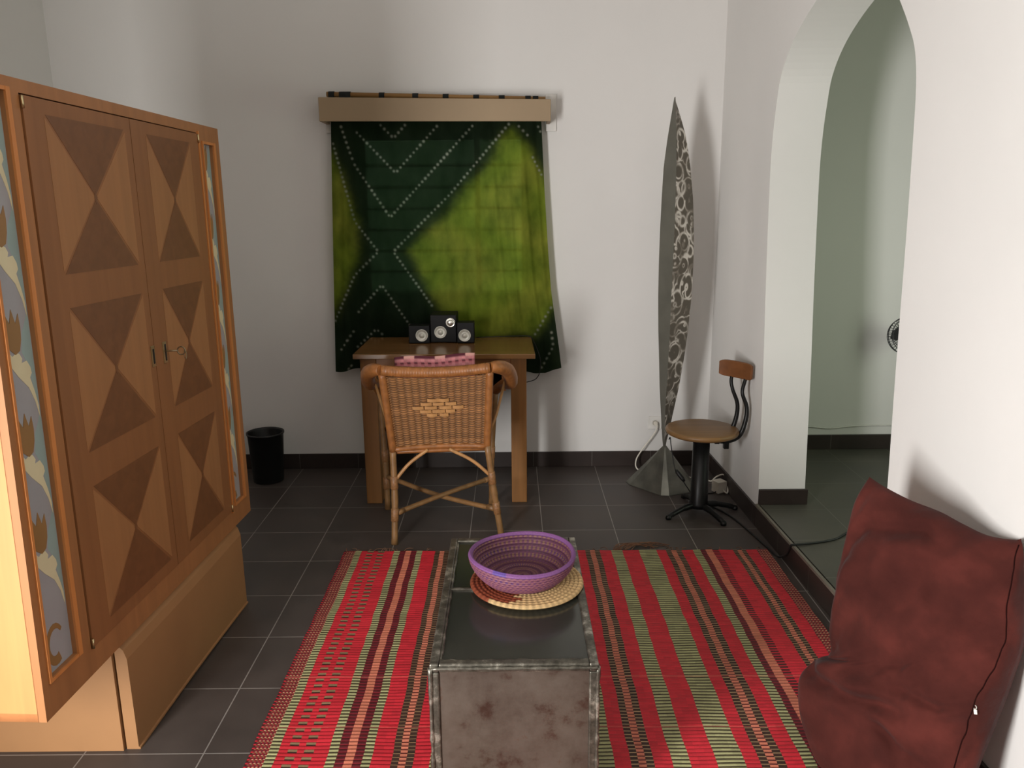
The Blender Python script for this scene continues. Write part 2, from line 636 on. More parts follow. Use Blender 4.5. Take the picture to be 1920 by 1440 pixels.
def painted(u0, u1, za, zb, pitch, ztul):
    q = MB()
    wbox(q, u0, u1, za, zb, -0.020, -0.012, 0)
    wdt = u1 - u0
    U = lambda s: u0 + wdt * s
    d0, d1 = -0.0125, -0.0112
    z = ztul
    while z < zb + 0.1:
        def clip(pts):
            return [(U(min(0.985, max(0.015, s))), min(zb - 0.002, max(za + 0.002, z + y * pitch))) for s, y in pts]
        # aqua wash beside the stem
        aq = clip([(1.0, 0.55), (1.0, -0.50), (0.86, -0.22), (0.80, 0.0), (0.62, 0.16), (0.70, 0.34), (0.86, 0.45)])
        if aq[0][1] - aq[1][1] > 0.08:
            flat(q, aq, d0, d0 + 0.0006, 1)
        # cream leaf: sweeping from lower right up to the flower
        cr = clip([(0.96, -0.52), (0.86, -0.34), (0.70, -0.19), (0.40, -0.06), (0.18, 0.06), (0.06, 0.22), (0.03, 0.36), (0.10, 0.30), (0.16, 0.20), (0.28, 0.14),
                   (0.40, 0.165), (0.52, 0.155), (0.60, 0.10), (0.56, 0.06), (0.74, 0.07), (0.84, 0.0), (0.86, -0.06), (0.78, -0.10), (0.88, -0.24), (0.95, -0.38)])
        if max(p[1] for p in cr) - min(p[1] for p in cr) > 0.06:
            flat(q, cr, d0, d1, 2)
        # tulip
        tu = clip([(0.20, 0.22), (0.14, 0.33), (0.16, 0.43), (0.20, 0.54), (0.32, 0.45), (0.42, 0.58), (0.52, 0.44), (0.64, 0.53), (0.67, 0.40), (0.64, 0.28), (0.56, 0.18), (0.40, 0.15)])
        if max(p[1] for p in tu) - min(p[1] for p in tu) > 0.05:
            flat(q, tu, d0, d1 + 0.0004, 3)
        z += pitch
    # scroll at the foot of the panel
    sc = []
    for k in range(15):
        an = 0.6 + k / 14 * 4.6
        sc.append((U(0.45 + 0.33 * math.cos(an)), za + 0.062 + 0.055 * math.sin(an)))
    for k in range(14, -1, -1):
        an = 0.6 + k / 14 * 4.6
        rr = 0.16 + 0.10 * (1 - k / 14)
        sc.append((U(0.45 + rr * math.cos(an)), za + 0.062 + 0.055 * rr / 0.33 * math.sin(an)))
    flat(q, sc, d0, d1, 3)
    return q.build('painted_panel', [P_BG, P_BG2, P_CREAM, P_OCHRE], ward)


o = painted(PU0, PU1, PZ0, PZ1, 0.245, 0.715)
o['label'] = 'grey painted panel with cream leaves and ochre tulips, near side'
o = painted(FU0, FU1, 0.44, 1.800, 0.245, 0.69)
o['label'] = 'narrow grey painted panel with cream leaves, far side'


def wdoor(u0, u1, m0, m1):
    q = MB()
    wbox(q, u0, u1, DZ0, DZT, -0.018, 0.004, 0)
    d0, d1 = 0.004, 0.0046
    # vertical figure bands of the veneer
    for (za, zb) in ((1.410, 1.795), (0.940, 1.325), (0.462, 0.846)):
        c = ((m0 + m1) / 2, (za + zb) / 2)
        g = 0.006
        flat(q, [(m0 + g, zb), (m1 - g, zb), (c[0], c[1] + 0.004)], d0, d1, 1)
        flat(q, [(m0 + g, za), (m1 - g, za), (c[0], c[1] - 0.004)], d0, d1, 1)
        flat(q, [(m0, zb - g), (m0, za + g), (c[0] - 0.004, c[1])], d0, d1, 2)
        flat(q, [(m1, zb - g), (m1, za + g), (c[0] + 0.004, c[1])], d0, d1, 2)
        flat(q, [(c[0] - 0.008, c[1]), (c[0], c[1] - 0.018), (c[0] + 0.008, c[1]), (c[0], c[1] + 0.018)], d1, d1 + 0.0004, 1)
    return q.build('door', [W_DOOR, W_DARK, W_LIGHT], ward)


dl = wdoor(DU0, DUM - 0.0015, 0.306, 0.690)
dr = wdoor(DUM + 0.0015, DU1, 0.816, 1.122)


def dpart(parent, name, mat, fn):
    q = MB()
    fn(q)
    return q.build(name, mat, parent)


def plate_l(q):
    wbox(q, 0.700, 0.722, 1.095, 1.160, 0.004, 0.0065, 0)
    wbox(q, 0.7085, 0.7175, 1.104, 1.150, 0.0065, 0.0072, 1)


def plate_r(q):
    wbox(q, 0.776, 0.800, 1.092, 1.160, 0.004, 0.0065, 0)
    wbox(q, 0.787, 0.796, 1.099, 1.152, 0.0065, 0.0072, 1)


o = dpart(dl, 'lock_plate', [BRASS, BLACKM], plate_l)
o = dpart(dr, 'lock_plate', [BRASS, BLACKM], plate_r)


def key(q):
    q.tube([wp(0.790, 1.130, 0.004), wp(0.792, 1.131, 0.045)], 0.0028, 8)
    ring = [wp(0.792, 1.131 + 0.0, 0.058) + EN * 0.013 * math.cos(a) + Vector((0, 0, 0.013 * math.sin(a))) for a in [k * math.pi / 8 for k in range(16)]]
    q.tube(ring, 0.0022, 6, closed=True)
    ring = [wp(0.800, 1.118, 0.066) + EU * 0.008 * math.cos(a) + Vector((0, 0, 0.016 * math.sin(a))) for a in [k * math.pi / 8 for k in range(16)]]
    q.tube(ring, 0.0012, 6, closed=True)


o = dpart(dr, 'key', plain('dull_key_metal', (0.30, 0.24, 0.15), 0.4, 0.9), key)


def hinge(u, z):
    def fn(q):
        q.tube([wp(u, z - 0.014, 0.006), wp(u, z + 0.014, 0.006)], 0.0035, 8)
    return fn


for (par, u) in ((dl, DU0 - 0.002), (dr, DU1 + 0.002)):
    for z in (DZ0 + 0.012, DZT - 0.016):
        dpart(par, 'hinge', BRASS, hinge(u, z))
# plinth: recessed body and the thick board in front of it
b = MB()
b.box((-1.738, 2.09, 0.0), (-1.172, 3.02, ZB))
b.build('plinth', W_BASE, ward)
b = MB()
pr = []
for (x, y) in ((-1.166, 2.098), (-1.130, 2.098), (-1.092, 2.992), (-1.130, 2.992)):
    pr.append((x, y))
nb = 14
vs, fs = [], []
for i in range(nb + 1):
    tt = i / nb
    y = 2.098 + tt * 0.894
    xf = -1.130 + 0.038 * tt + 0.004 * math.sin(tt * math.pi)
    xb = xf - 0.036
    zb_ = 0.012 * math.sin(tt * math.pi)
    for (x, z) in ((xb, zb_), (xf + 0.005, zb_), (xf + 0.005, zb_ + 0.006), (xf, zb_ + 0.008), (xf - 0.002, 0.300), (xf - 0.010, 0.328), (xf - 0.022, 0.342), (xb, 0.346)):
        vs.append((x, y, z))
for i in range(nb):
    for k in range(8):
        k2 = (k + 1) % 8
        fs.append((i * 8 + k, i * 8 + k2, (i + 1) * 8 + k2, (i + 1) * 8 + k))
fs.append(tuple(range(8))[::-1])
fs.append(tuple(nb * 8 + k for k in range(8)))
b.add(vs, fs)
b.build('plinth_board', W_BASE, ward)

# ------------------------------------------------------------------ waste bin
BINM = plain('black_plastic', (0.006, 0.006, 0.006), 0.5)
b = MB()
b.lathe([(0.0, 0.0), (0.082, 0.0), (0.086, 0.004), (0.102, 0.285), (0.107, 0.287), (0.107, 0.296), (0.101, 0.296), (0.098, 0.285), (0.082, 0.008), (0.0, 0.008)], (-1.437, 4.47, 0))
tag(b.build('waste_bin', BINM), 'black round waste bin standing in the corner behind the wardrobe', 'bin')

# ------------------------------------------------------------------ desk
D_WOOD = wood('desk_wood', srgb(132, 88, 42), 'z', 0.20, 0.55, 20)
D_WOODX = wood('desk_apron_wood', srgb(146, 98, 58), 'x', 0.18, 0.42, 20)
D_TOP = wood('desk_top_wood', srgb(124, 88, 52), 'x', 0.18, 0.22, 16, 0.5)
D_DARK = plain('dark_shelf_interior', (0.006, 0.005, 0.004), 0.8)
desk = thing('desk', (-0.355, 4.3, 0), 'plain brown wooden desk with square legs below the curtained window', 'desk')
b = MB()
b.add([(-0.816, 4.03, 0.806), (0.121, 4.03, 0.800), (0.112, 4.555, 0.806), (-0.812, 4.555, 0.812),
       (-0.816, 4.03, 0.832), (0.121, 4.03, 0.826), (0.112, 4.555, 0.826), (-0.812, 4.555, 0.832)],
      [(3, 2, 1, 0), (4, 5, 6, 7), (0, 1, 5, 4), (1, 2, 6, 5), (2, 3, 7, 6), (3, 0, 4, 7)])
b.build('desk_top', D_TOP, desk, bevel=0.003)
for (x0, y0) in ((-0.790, 4.08), (-0.006, 4.08), (-0.790, 4.44), (-0.006, 4.44)):
    b = MB()
    b.box((x0, y0, 0), (x0 + 0.082, y0 + 0.08, 0.803))
    b.build('leg', D_WOOD, desk, bevel=0.003)
for (lo, hi) in (((-0.708, 4.09, 0.745), (-0.006, 4.11, 0.803)), ((-0.708, 4.49, 0.72), (-0.006, 4.51, 0.803)),
                 ((-0.775, 4.16, 0.72), (-0.755, 4.44, 0.803)), ((0.045, 4.16, 0.72), (0.065, 4.44, 0.803))):
    b = MB()
    b.box(lo, hi)
    b.build('apron', D_WOODX, desk, bevel=0.002)
b = MB()
x0, x1, z0, z1 = -0.46, -0.032, 0.612, 0.744
b.box((x0, 4.12, z0), (x1, 4.46, z0 + 0.016))
b.box((x0, 4.12, z0 + 0.016), (x0 + 0.02, 4.46, z1))
b.box((x1 - 0.022, 4.12, z0 + 0.016), (x1, 4.46, z1))
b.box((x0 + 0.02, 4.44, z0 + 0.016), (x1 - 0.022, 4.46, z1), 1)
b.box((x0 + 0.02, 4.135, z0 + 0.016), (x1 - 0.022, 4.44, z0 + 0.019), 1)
b.build('shelf_box', [D_WOODX, D_DARK], desk)

# ------------------------------------------------------------------ loudspeakers on the desk
SPK = plain('black_speaker_case', (0.0035, 0.0035, 0.004), 0.55, spec=0.25)
CONE = plain('silver_speaker_cone', (0.55, 0.53, 0.47), 0.4, 0.3)
ZD = 0.832


def speaker(x0, x1, y0, y1, z1, cx, cz, label, tw=None):
    t = thing('speaker', ((x0 + x1) / 2, (y0 + y1) / 2, ZD), label, 'speaker', 'speakers on the desk')
    q = MB()
    q.box((x0, y0, ZD), (x1, y1, z1))
    q.build('case', SPK, t, bevel=0.004)
    M = Matrix.Translation((cx, y0, cz)) @ Matrix.Rotation(R(90), 4, 'X')
    q = MB()
    q.lathe([(0.034, 0.0), (0.034, 0.004), (0.031, 0.005), (0.029, 0.003), (0.018, -0.0), (0.0135, 0.001), (0.012, 0.004), (0.007, 0.007), (0.0, 0.008)], (0, 0, 0), 32, 0, M)
    q.build('cone', CONE, t, recalc=True)
    if tw:
        M = Matrix.Translation((tw[0], y0, tw[1])) @ Matrix.Rotation(R(90), 4, 'X')
        q = MB()
        q.lathe([(0.026, 0.0), (0.026, 0.005), (0.023, 0.006), (0.021, 0.004), (0.016, 0.003), (0.016, 0.014), (0.013, 0.016), (0.0, 0.016)], (0, 0, 0), 28, 0, M)
        q.build('volume_knob', STEEL, t)
    return t


speaker(-0.565, -0.450, 4.34, 4.42, 0.93, -0.493, 0.876, 'left small black speaker with a single silver cone on the desk')
speaker(-0.300, -0.205, 4.34, 4.42, 0.945, -0.258, 0.874, 'right small black speaker with a single silver cone on the desk')
speaker(-0.447, -0.303, 4.36, 4.53, 0.985, -0.392, 0.890, 'taller black middle speaker with a silver knob above its cone', (-0.335, 0.943))

# ------------------------------------------------------------------ rattan armchair
RATTAN = plain('orange_rattan', srgb(142, 90, 46), 0.45, 0, 0.25, 40, 0.3)
BAMBOO = plain('bamboo_cane', srgb(126, 92, 56), 0.45, 0, 0.25, 22, 0.15)
CANE = plain('pale_cane', srgb(172, 126, 78), 0.45, 0, 0.15, 30)
BIND = plain('cane_binding', srgb(132, 92, 56), 0.5, 0, 0.3, 120, 0.5)
WEAVE = attr_mat('rattan_weave', 0.5, bscale=160)
chair = thing('rattan_armchair', (-0.32, 3.80, 0), 'woven rattan armchair pushed up to the desk, back turned to the viewer', 'chair')
PBL, PBR = Vector((-0.563, 3.585, 0.462)), Vector((-0.118, 3.630, 0.462))
PTL, PTR = Vector((-0.585, 3.500, 0.845)), Vector((-0.098, 3.540, 0.845))


def bp(u, v, d=0.0):
    """point of the back panel: u across, v up, d towards the viewer"""
    a = PBL.lerp(PBR, u)
    c = PTL.lerp(PTR, u)
    p = a.lerp(c, v)
    sag = 0.020 * (1 - (2 * u - 1) ** 2)
    p = p + Vector((0.06, -0.97, -0.2)) * (d - sag) - Vector((0, 0, 0.022 * v * (1 - (2 * u - 1) ** 2)))
    return p


# woven panel: stakes with strands passing over and under
NR, NC = 60, 14
su, sv = 8, 4
rows, colsn = NR * sv + 1, NC * su + 1
pts = np.zeros((rows, colsn, 3))
cl = np.zeros((rows, colsn, 3))
rs = np.random.RandomState(3)
strand = rs.uniform(0.70, 1.20, NR + 1)
c_hi, c_lo = np.array(srgb(168, 118, 72)), np.array(srgb(60, 36, 20))
for i in range(rows):
    v = i / (rows - 1)
    r = min(NR - 1, i // sv)
    ph = (i % sv) / sv
    prof = math.sin(math.pi * ph)
    for j in range(colsn):
        u = j / (colsn - 1)
        s = math.cos(math.pi * j / su) * (1 if r % 2 else -1)
        hgt = 0.0038 * s * (0.35 + 0.65 * prof) + 0.0015 * prof + 0.0030 * abs(math.cos(math.pi * j / su)) 
        p = bp(0.03 + 0.94 * u, 0.01 + 0.955 * v, hgt)
        pts[i, j] = p
        t = max(0, min(1, 0.55 + 0.35 * s * (0.4 + 0.6 * prof)))
        cl[i, j] = (c_lo * (1 - t) + c_hi * t) * strand[r] * (0.62 + 0.5 * abs(math.cos(math.pi * j / su)))
grid_obj('woven_back', pts, WEAVE, chair, cl)
b = MB()
for side in (0, 1):
    u = 0.005 if side == 0 else 0.995
    b.tube(smooth_path([bp(u, -0.02), bp(u, 0.3), bp(u, 0.7), bp(u, 1.0)], 6), 0.018, 12)
b.tube([bp(k / 12, 0.0, 0.002) for k in range(13)], 0.013, 10)
b.build('back_frame', RATTAN, chair)
b = MB()
b.tube([bp(k / 16, 1.045, 0.004) for k in range(17)], [0.024] * 17, 14)
for k in range(1, 40):
    u = k / 40
    c = bp(u, 1.045, 0.004)
    ax = (bp(u + .01, 1.045, .004) - bp(u - .01, 1.045, .004)).normalized()
    b.tube([c - ax * 0.0045, c, c + ax * 0.0045], [0.0238, 0.0252, 0.0238], 14, cap=False)
b.build('top_rail', RATTAN, chair)
# arms: wrapped roll from the top rail outwards, forwards and down to the front legs
TLp, TRp = bp(0.0, 1.045, 0.004), bp(1.0, 1.045, 0.004)
armL = smooth_path([TLp, TLp + Vector((-0.035, 0.03, -0.004)), TLp + Vector((-0.078, 0.11, -0.04)), (-0.690, 3.78, 0.735), (-0.690, 3.93, 0.700), (-0.680, 4.0, 0.640)], 7)
armR = smooth_path([TRp, TRp + Vector((0.035, 0.03, -0.004)), TRp + Vector((0.078, 0.12, -0.04)), (-0.005, 3.80, 0.730), (-0.045, 3.94, 0.690), (-0.085, 4.02, 0.640)], 7)
for path in (armL, armR):
    b = MB()
    n = len(path)
    b.tube(path, [0.024 + 0.010 * math.sin(math.pi * min(1, k / (n * 0.8))) for k in range(n)], 12)
    b.build('armrest', RATTAN, chair)
# legs
legs = {'bl': [(-0.567, 3.552, 0), (-0.560, 3.572, 0.22), (-0.562, 3.588, 0.47)],
        'br': [(-0.059, 3.652, 0), (-0.090, 3.640, 0.22), (-0.120, 3.628, 0.47)],
        'fl': [(-0.665, 4.00, 0), (-0.668, 3.995, 0.3), (-0.680, 3.99, 0.65)],
        'fr': [(-0.115, 4.05, 0), (-0.110, 4.035, 0.3), (-0.085, 4.02, 0.65)]}
for k, p in legs.items():
    b = MB()
    sp = smooth_path(p, 6)
    b.tube(sp, [0.0155 if i % 6 else 0.0175 for i in range(len(sp))], 10)
    lg = b.build('leg', BAMBOO, chair)
    for zz in (0.155, 0.30):
        b = MB()
        i = min(range(len(sp)), key=lambda q: abs(sp[q].z - zz))
        c = sp[i]
        ax = (sp[min(i + 1, len(sp) - 1)] - sp[i - 1]).normalized()
        b.tube([c - ax * 0.032, c - ax * 0.03, c + ax * 0.03, c + ax * 0.032], [0.016, 0.0185, 0.0185, 0.016], 10)
        b.build('binding', BIND, lg)


def at_leg(k, z):
    p = [Vector(q) for q in legs[k]]
    for a, c in zip(p, p[1:]):
        if a.z <= z <= c.z:
            return a.lerp(c, (z - a.z) / (c.z - a.z))
    return p[-1]


for (a, c, z0, z1) in (('bl', 'fr', 0.150, 0.155), ('br', 'fl', 0.135, 0.185)):
    p, q = at_leg(a, z0), at_leg(c, z1)
    b = MB()
    mid = p.lerp(q, 0.5) + Vector((0, 0, 0.006 if a == 'bl' else -0.018))
    b.tube(smooth_path([p, mid, q], 6), 0.0125, 10)
    for e0, e1 in ((p, q), (q, p)):
        dv = (e1 - e0).normalized()
        b.tube([e0 + dv * 0.012, e0 + dv * 0.055], 0.0145, 10)
    b.build('stretcher', BAMBOO, chair)
for (k, tx) in (('bl', (-0.400, 3.612, 0.452)), ('br', (-0.300, 3.618, 0.452))):
    p = at_leg(k, 0.305)
    t = Vector(tx)
    b = MB()
    b.tube(smooth_path([p, p.lerp(t, 0.45) + Vector((0, 0, 0.018)), t], 7), 0.0085, 8)
    b.build('brace', CANE, chair)
# thin canes under the arms
for pts_, rr in (([(-0.688, 3.985, 0.69), (-0.676, 3.99, 0.38)], 0.006), ([(-0.655, 3.74, 0.74), (-0.600, 3.66, 0.60), (-0.568, 3.60, 0.52)], 0.007),
                 ([(-0.035, 3.78, 0.74), (-0.075, 3.70, 0.60), (-0.108, 3.645, 0.52)], 0.007)):
    b = MB()
    b.tube(pts_, rr, 8)
    b.build('arm_support', CANE, chair)
# seat
NS = 40
pts = np.zeros((NS, NS, 3))
cl = np.zeros((NS, NS, 3))
for i in range(NS):
    for j in range(NS):
        u, v = j / (NS - 1), i / (NS - 1)
        a = Vector((-0.565, 3.60, 0.452)).lerp(Vector((-0.125, 3.645, 0.452)), u)
        c = Vector((-0.655, 3.985, 0.452)).lerp(Vector((-0.118, 4.02, 0.452)), u)
        p = a.lerp(c, v)
        s = ((i + j) % 2) * 2 - 1
        p.z += 0.002 * s - 0.012 * math.sin(math.pi * u) * math.sin(math.pi * v)
        pts[i, j] = p
        cl[i, j] = c_hi * (0.75 + 0.2 * s)
so = grid_obj('seat', pts, WEAVE, chair, cl)
sd = so.modifiers.new('thickness', 'SOLIDIFY')
sd.thickness = 0.015
b = MB()
b.tube([(-0.565, 3.60, 0.446), (-0.655, 3.985, 0.446), (-0.118, 4.02, 0.446), (-0.125, 3.645, 0.446)], 0.012, 8, closed=True)
b.build('seat_frame', RATTAN, chair)
# lozenge of wide pale strips woven into the back
b = MB()
lz = [(-2, [(-.12, .02), (.02, .13)]), (-1, [(-.20, -.07), (-.06, .07), (.09, .215)]), (0, [(-.30, -.17), (-.155, -.015), (.015, .16), (.17, .30)]),
      (1, [(-.215, -.08), (-.07, .08), (.09, .20)]), (2, [(-.14, -.015), (.015, .12)])]
for r, segs in lz:
    v = 0.565 - r * 0.051
    for k, (ua, ub) in enumerate(segs):
        q0 = []
        ns = 5
        vs, fs = [], []
        for i in range(ns + 1):
            u = 0.5 + 0.83 * (ua + (ub - ua) * i / ns) + 0.0
            d = 0.0085 + 0.0045 * math.sin(math.pi * i / ns)
            for (dv, dd) in ((-0.0215, 0), (0.0215, 0), (0.0215, 0.0025), (-0.0215, 0.0025)):
                vs.append(bp(u, v + dv, d + dd))
        for i in range(ns):
            for m in range(4):
                m2 = (m + 1) % 4
                fs.append((i * 4 + m, i * 4 + m2, (i + 1) * 4 + m2, (i + 1) * 4 + m))
        fs += [(0, 1, 2, 3), tuple(ns * 4 + m for m in (3, 2, 1, 0))]
        b.add(vs, fs)
b.build('lozenge_inlay', CANE, chair)

# pink patterned cushion standing on the seat against the back
NU, NV = 72, 56
cl_u = np.linspace(0, 1, NU)
pk, pk2, dk, cr_ = np.array(srgb(206, 134, 138)), np.array(srgb(186, 104, 112)), np.array(srgb(86, 36, 48)), np.array(srgb(214, 160, 150))
fr, colr = [], []
rs = np.random.RandomState(8)
H = 0.425
for sgn in (-1, 1):
    P = np.zeros((NV, NU, 3)); Cc = np.zeros((NV, NU, 3))
    for i in range(NV):
        for j in range(NU):
            u, v = j / (NU - 1), i / (NV - 1)
            e = max(0.0, (1 - abs(2 * u - 1) ** 5) * (1 - abs(2 * v - 1) ** 5)) ** 0.5
            x = -0.548 + 0.372 * u
            z = 0.462 + H * v + 0.004 * math.sin(u * 9) * v
            y = 3.652 + 0.090 * u - 0.052 * v - 0.012 * (1 - (2 * u - 1) ** 2) * 0 + 0.058 + sgn * 0.030 * e
            P[i, j] = (x, y, z)
            zz = H * (1 - v)
            cx = j // 3
            rowi = int(zz / 0.0085)
            if rowi == 0:
                c = dk if (j // 9) % 3 != 1 else cr_
            elif rowi % 5 in (0, 1, 2):
                c = pk * (0.8 + 0.3 * ((cx * 7 + rowi * 3) % 3) / 2)
            elif rowi % 5 == 3:
                c = dk if cx % 2 == 0 else pk2
            else:
                c = pk2 if cx % 2 == 0 else pk
            Cc[i, j] = c
    fr.append(P if sgn > 0 else P[:, ::-1]); colr.append(Cc if sgn > 0 else Cc[:, ::-1])
allp = np.concatenate([fr[0], fr[1][:, :]], 1)
allc = np.concatenate([colr[0], colr[1]], 1)
M_cush = attr_mat('pink_patterned_cloth', 0.8, bscale=500)
o = grid_obj('cushion', allp, M_cush, None, allc, wrap=True)
tag(o, 'pink and dark red patterned cushion peeking over the back of the rattan chair', 'cushion')

# ------------------------------------------------------------------ pelmet and curtain
PELM = plain('beige_painted_board', srgb(150, 128, 99), 0.55, 0, 0.04, 4)
pel = thing('pelmet', (-0.40, 4.58, 2.0), 'beige painted pelmet board fixed to the wall above the green curtain', 'pelmet')
b = MB()
b.add([(-1.019, 4.49, 2.015), (0.220, 4.49, 2.006), (0.220, 4.508, 2.006), (-1.019, 4.508, 2.015),
       (-1.019, 4.49, 2.138), (0.220, 4.49, 2.118), (0.220, 4.508, 2.118), (-1.019, 4.508, 2.138)],
      [(3, 2, 1, 0), (4, 5, 6, 7), (0, 1, 5, 4), (1, 2, 6, 5), (2, 3, 7, 6), (3, 0, 4, 7)])
b.build('front_board', PELM, pel, bevel=0.003)
b = MB()
b.box((0.202, 4.508, 2.006), (0.220, 4.676, 2.118))
b.build('end_board', PELM, pel)
b = MB()
b.box((-1.019, 4.508, 2.015), (-1.001, 4.676, 2.130))
b.build('end_board', PELM, pel)
PLATE = plain('white_mounting_plate', (0.72, 0.70, 0.66), 0.6)
for x in (-1.02, 0.205):
    b = MB()
    b.box((x - 0.005, 4.668, 1.968), (x + 0.055, 4.6785, 2.165))
    b.build('mounting_plate', PLATE, pel, bevel=0.002)
ROD = wood('curtain_rod_wood', srgb(150, 112, 64), 'x', 0.15)
rod = thing('curtain_rod', (-0.43, 4.60, 2.15), 'pale wooden curtain rod lying just above and behind the pelmet', 'curtain rod')
b = MB()
b.tube([(-0.995, 4.60, 2.165), (0.195, 4.60, 2.130)], 0.014, 12)
b.build('rod', ROD, rod)
for x in (-0.99, 0.185):
    b = MB()
    zz = 2.165 - (x + 0.995) / 1.19 * 0.035
    b.box((x - 0.008, 4.612, zz - 0.012), (x + 0.008, 4.6785, zz + 0.012))
    b.build('bracket', PLATE, rod)

# curtain: tie-dyed cloth, hand-stitched dotted lines, lime fields on near-black green
def Cmat():
    a = NT('tie_dyed_curtain_cloth')
    at = a.n('ShaderNodeAttribute', _attribute_name='dye')
    nz = a.n('ShaderNodeTexNoise', Scale=9.0, Detail=6.0)
    a.l(a.coords((1.4, 1, 0.8)), nz.inputs['Vector'])
    mx = a.n('ShaderNodeMix', _data_type='RGBA', _blend_type='MULTIPLY')
    mx.inputs['Factor'].default_value = 1.0
    a.l(at.outputs['Color'], mx.inputs['A'])
    a.l(a.ramp(nz.outputs['Fac'], [(0.30, (0.58, 0.62, 0.55)), (0.72, (1.35, 1.28, 1.2))]), mx.inputs['B'])
    df = a.n('ShaderNodeBsdfDiffuse')
    tr = a.n('ShaderNodeBsdfTranslucent')
    tp = a.n('ShaderNodeBsdfTransparent')
    hs = a.n('ShaderNodeMix', _data_type='RGBA', _blend_type='MIX')
    hs.inputs['Factor'].default_value = 0.11
    hs.inputs['B'].default_value = (0.22, 0.37, 0.16, 1)
    a.l(mx.outputs['Result'], hs.inputs['A'])
    a.l(mx.outputs['Result'], df.inputs['Color'])
    a.l(hs.outputs['Result'], tr.inputs['Color'])
    a.l(hs.outputs['Result'], tp.inputs['Color'])
    m1 = a.n('ShaderNodeMixShader')
    m1.inputs['Fac'].default_value = 0.40
    a.l(df.outputs['BSDF'], m1.inputs[1])
    a.l(tr.outputs['BSDF'], m1.inputs[2])
    m2 = a.n('ShaderNodeMixShader')
    m2.inputs['Fac'].default_value = 0.20
    a.l(m1.outputs['Shader'], m2.inputs[1])
    a.l(tp.outputs['BSDF'], m2.inputs[2])
    out = [n for n in a.t.nodes if n.type == 'OUTPUT_MATERIAL'][0]
    a.l(m2.outputs['Shader'], out.inputs['Surface'])
    return a.m


M_cur = Cmat()
dots = [[(-0.719, 2.012), (-0.64, 1.933), (-0.566, 2.011)], [(-0.85, 1.974), (-0.636, 1.748), (-0.391, 2.004)], [(-0.854, 1.781), (-0.676, 1.506), (-0.197, 2.003)],
        [(-0.977, 1.919), (-0.876, 1.485), (-0.751, 1.317), (-0.892, 1.185), (-1.024, 0.915)], [(0.003, 2.012), (-0.336, 1.632), (-0.666, 1.316), (-0.451, 0.997)],
        [(-0.891, 0.963), (-0.741, 1.129), (-0.567, 0.86)], [(-0.93, 2.009), (-0.88, 1.844), (-0.855, 1.776)], [(0.038, 2.001), (0.108, 1.932)], [(0.12, 1.836), (0.179, 1.721)],
        [(0.15, 2.0), (0.173, 1.949)], [(0.129, 0.835), (0.234, 1.003)], [(0.166, 0.651), (0.241, 0.765), (0.229, 0.866)], [(-1.002, 0.751), (-0.908, 0.87)],
        [(-0.908, 0.756), (-0.784, 0.875), (-0.742, 0.837)], [(-0.965, 0.635), (-0.932, 0.661)]]
limeR = [(0.008, 1.961), (0.096, 1.893), (0.165, 1.75), (0.26, 1.62), (0.30, 1.10), (0.20, 0.93), (0.117, 0.842), (-0.25, 0.80), (-0.331, 0.846), (-0.426, 0.996), (-0.581, 1.315), (-0.437, 1.445), (-0.166, 1.735), (-0.021, 1.939)]
limeL = [(-1.02, 1.92), (-0.95, 1.765), (-0.875, 1.496), (-0.876, 1.257), (-0.951, 1.112), (-1.06, 0.93)]
NX, NZ = 330, 360
tz = np.linspace(0, 1, NZ)[:, None]
tx = np.linspace(0, 1, NX)[None, :]
ztop, zbot = 2.125, 0.632
ZZ = ztop + (zbot - ztop) * tz + 0 * tx
xl = np.interp(ZZ[:, :1], [0.62, 0.9, 1.55, 2.02, 2.2], [-1.036, -1.024, -0.998, -0.980, -0.978])
xr = np.interp(ZZ[:, :1], [0.62, 0.75, 1.09, 1.30, 1.64, 2.02, 2.2], [0.290, 0.275, 0.228, 0.212, 0.191, 0.173, 0.172])
XX = xl + (xr - xl) * tx


def sdist(poly, X, Z):
    """signed distance to a polygon, negative inside"""
    d = np.full(X.shape, 1e9)
    ins = np.zeros(X.shape, bool)
    n = len(poly)
    for i in range(n):
        (xa, za), (xb, zb) = poly[i], poly[(i + 1) % n]
        ex, ez = xb - xa, zb - za
        t = np.clip(((X - xa) * ex + (Z - za) * ez) / (ex * ex + ez * ez + 1e-12), 0, 1)
        d = np.minimum(d, np.hypot(X - xa - t * ex, Z - za - t * ez))
        cr = ((za > Z) != (zb > Z)) & (X < ex * (Z - za) / (ez + 1e-12) + xa)
        ins ^= cr
    return np.where(ins, -d, d)


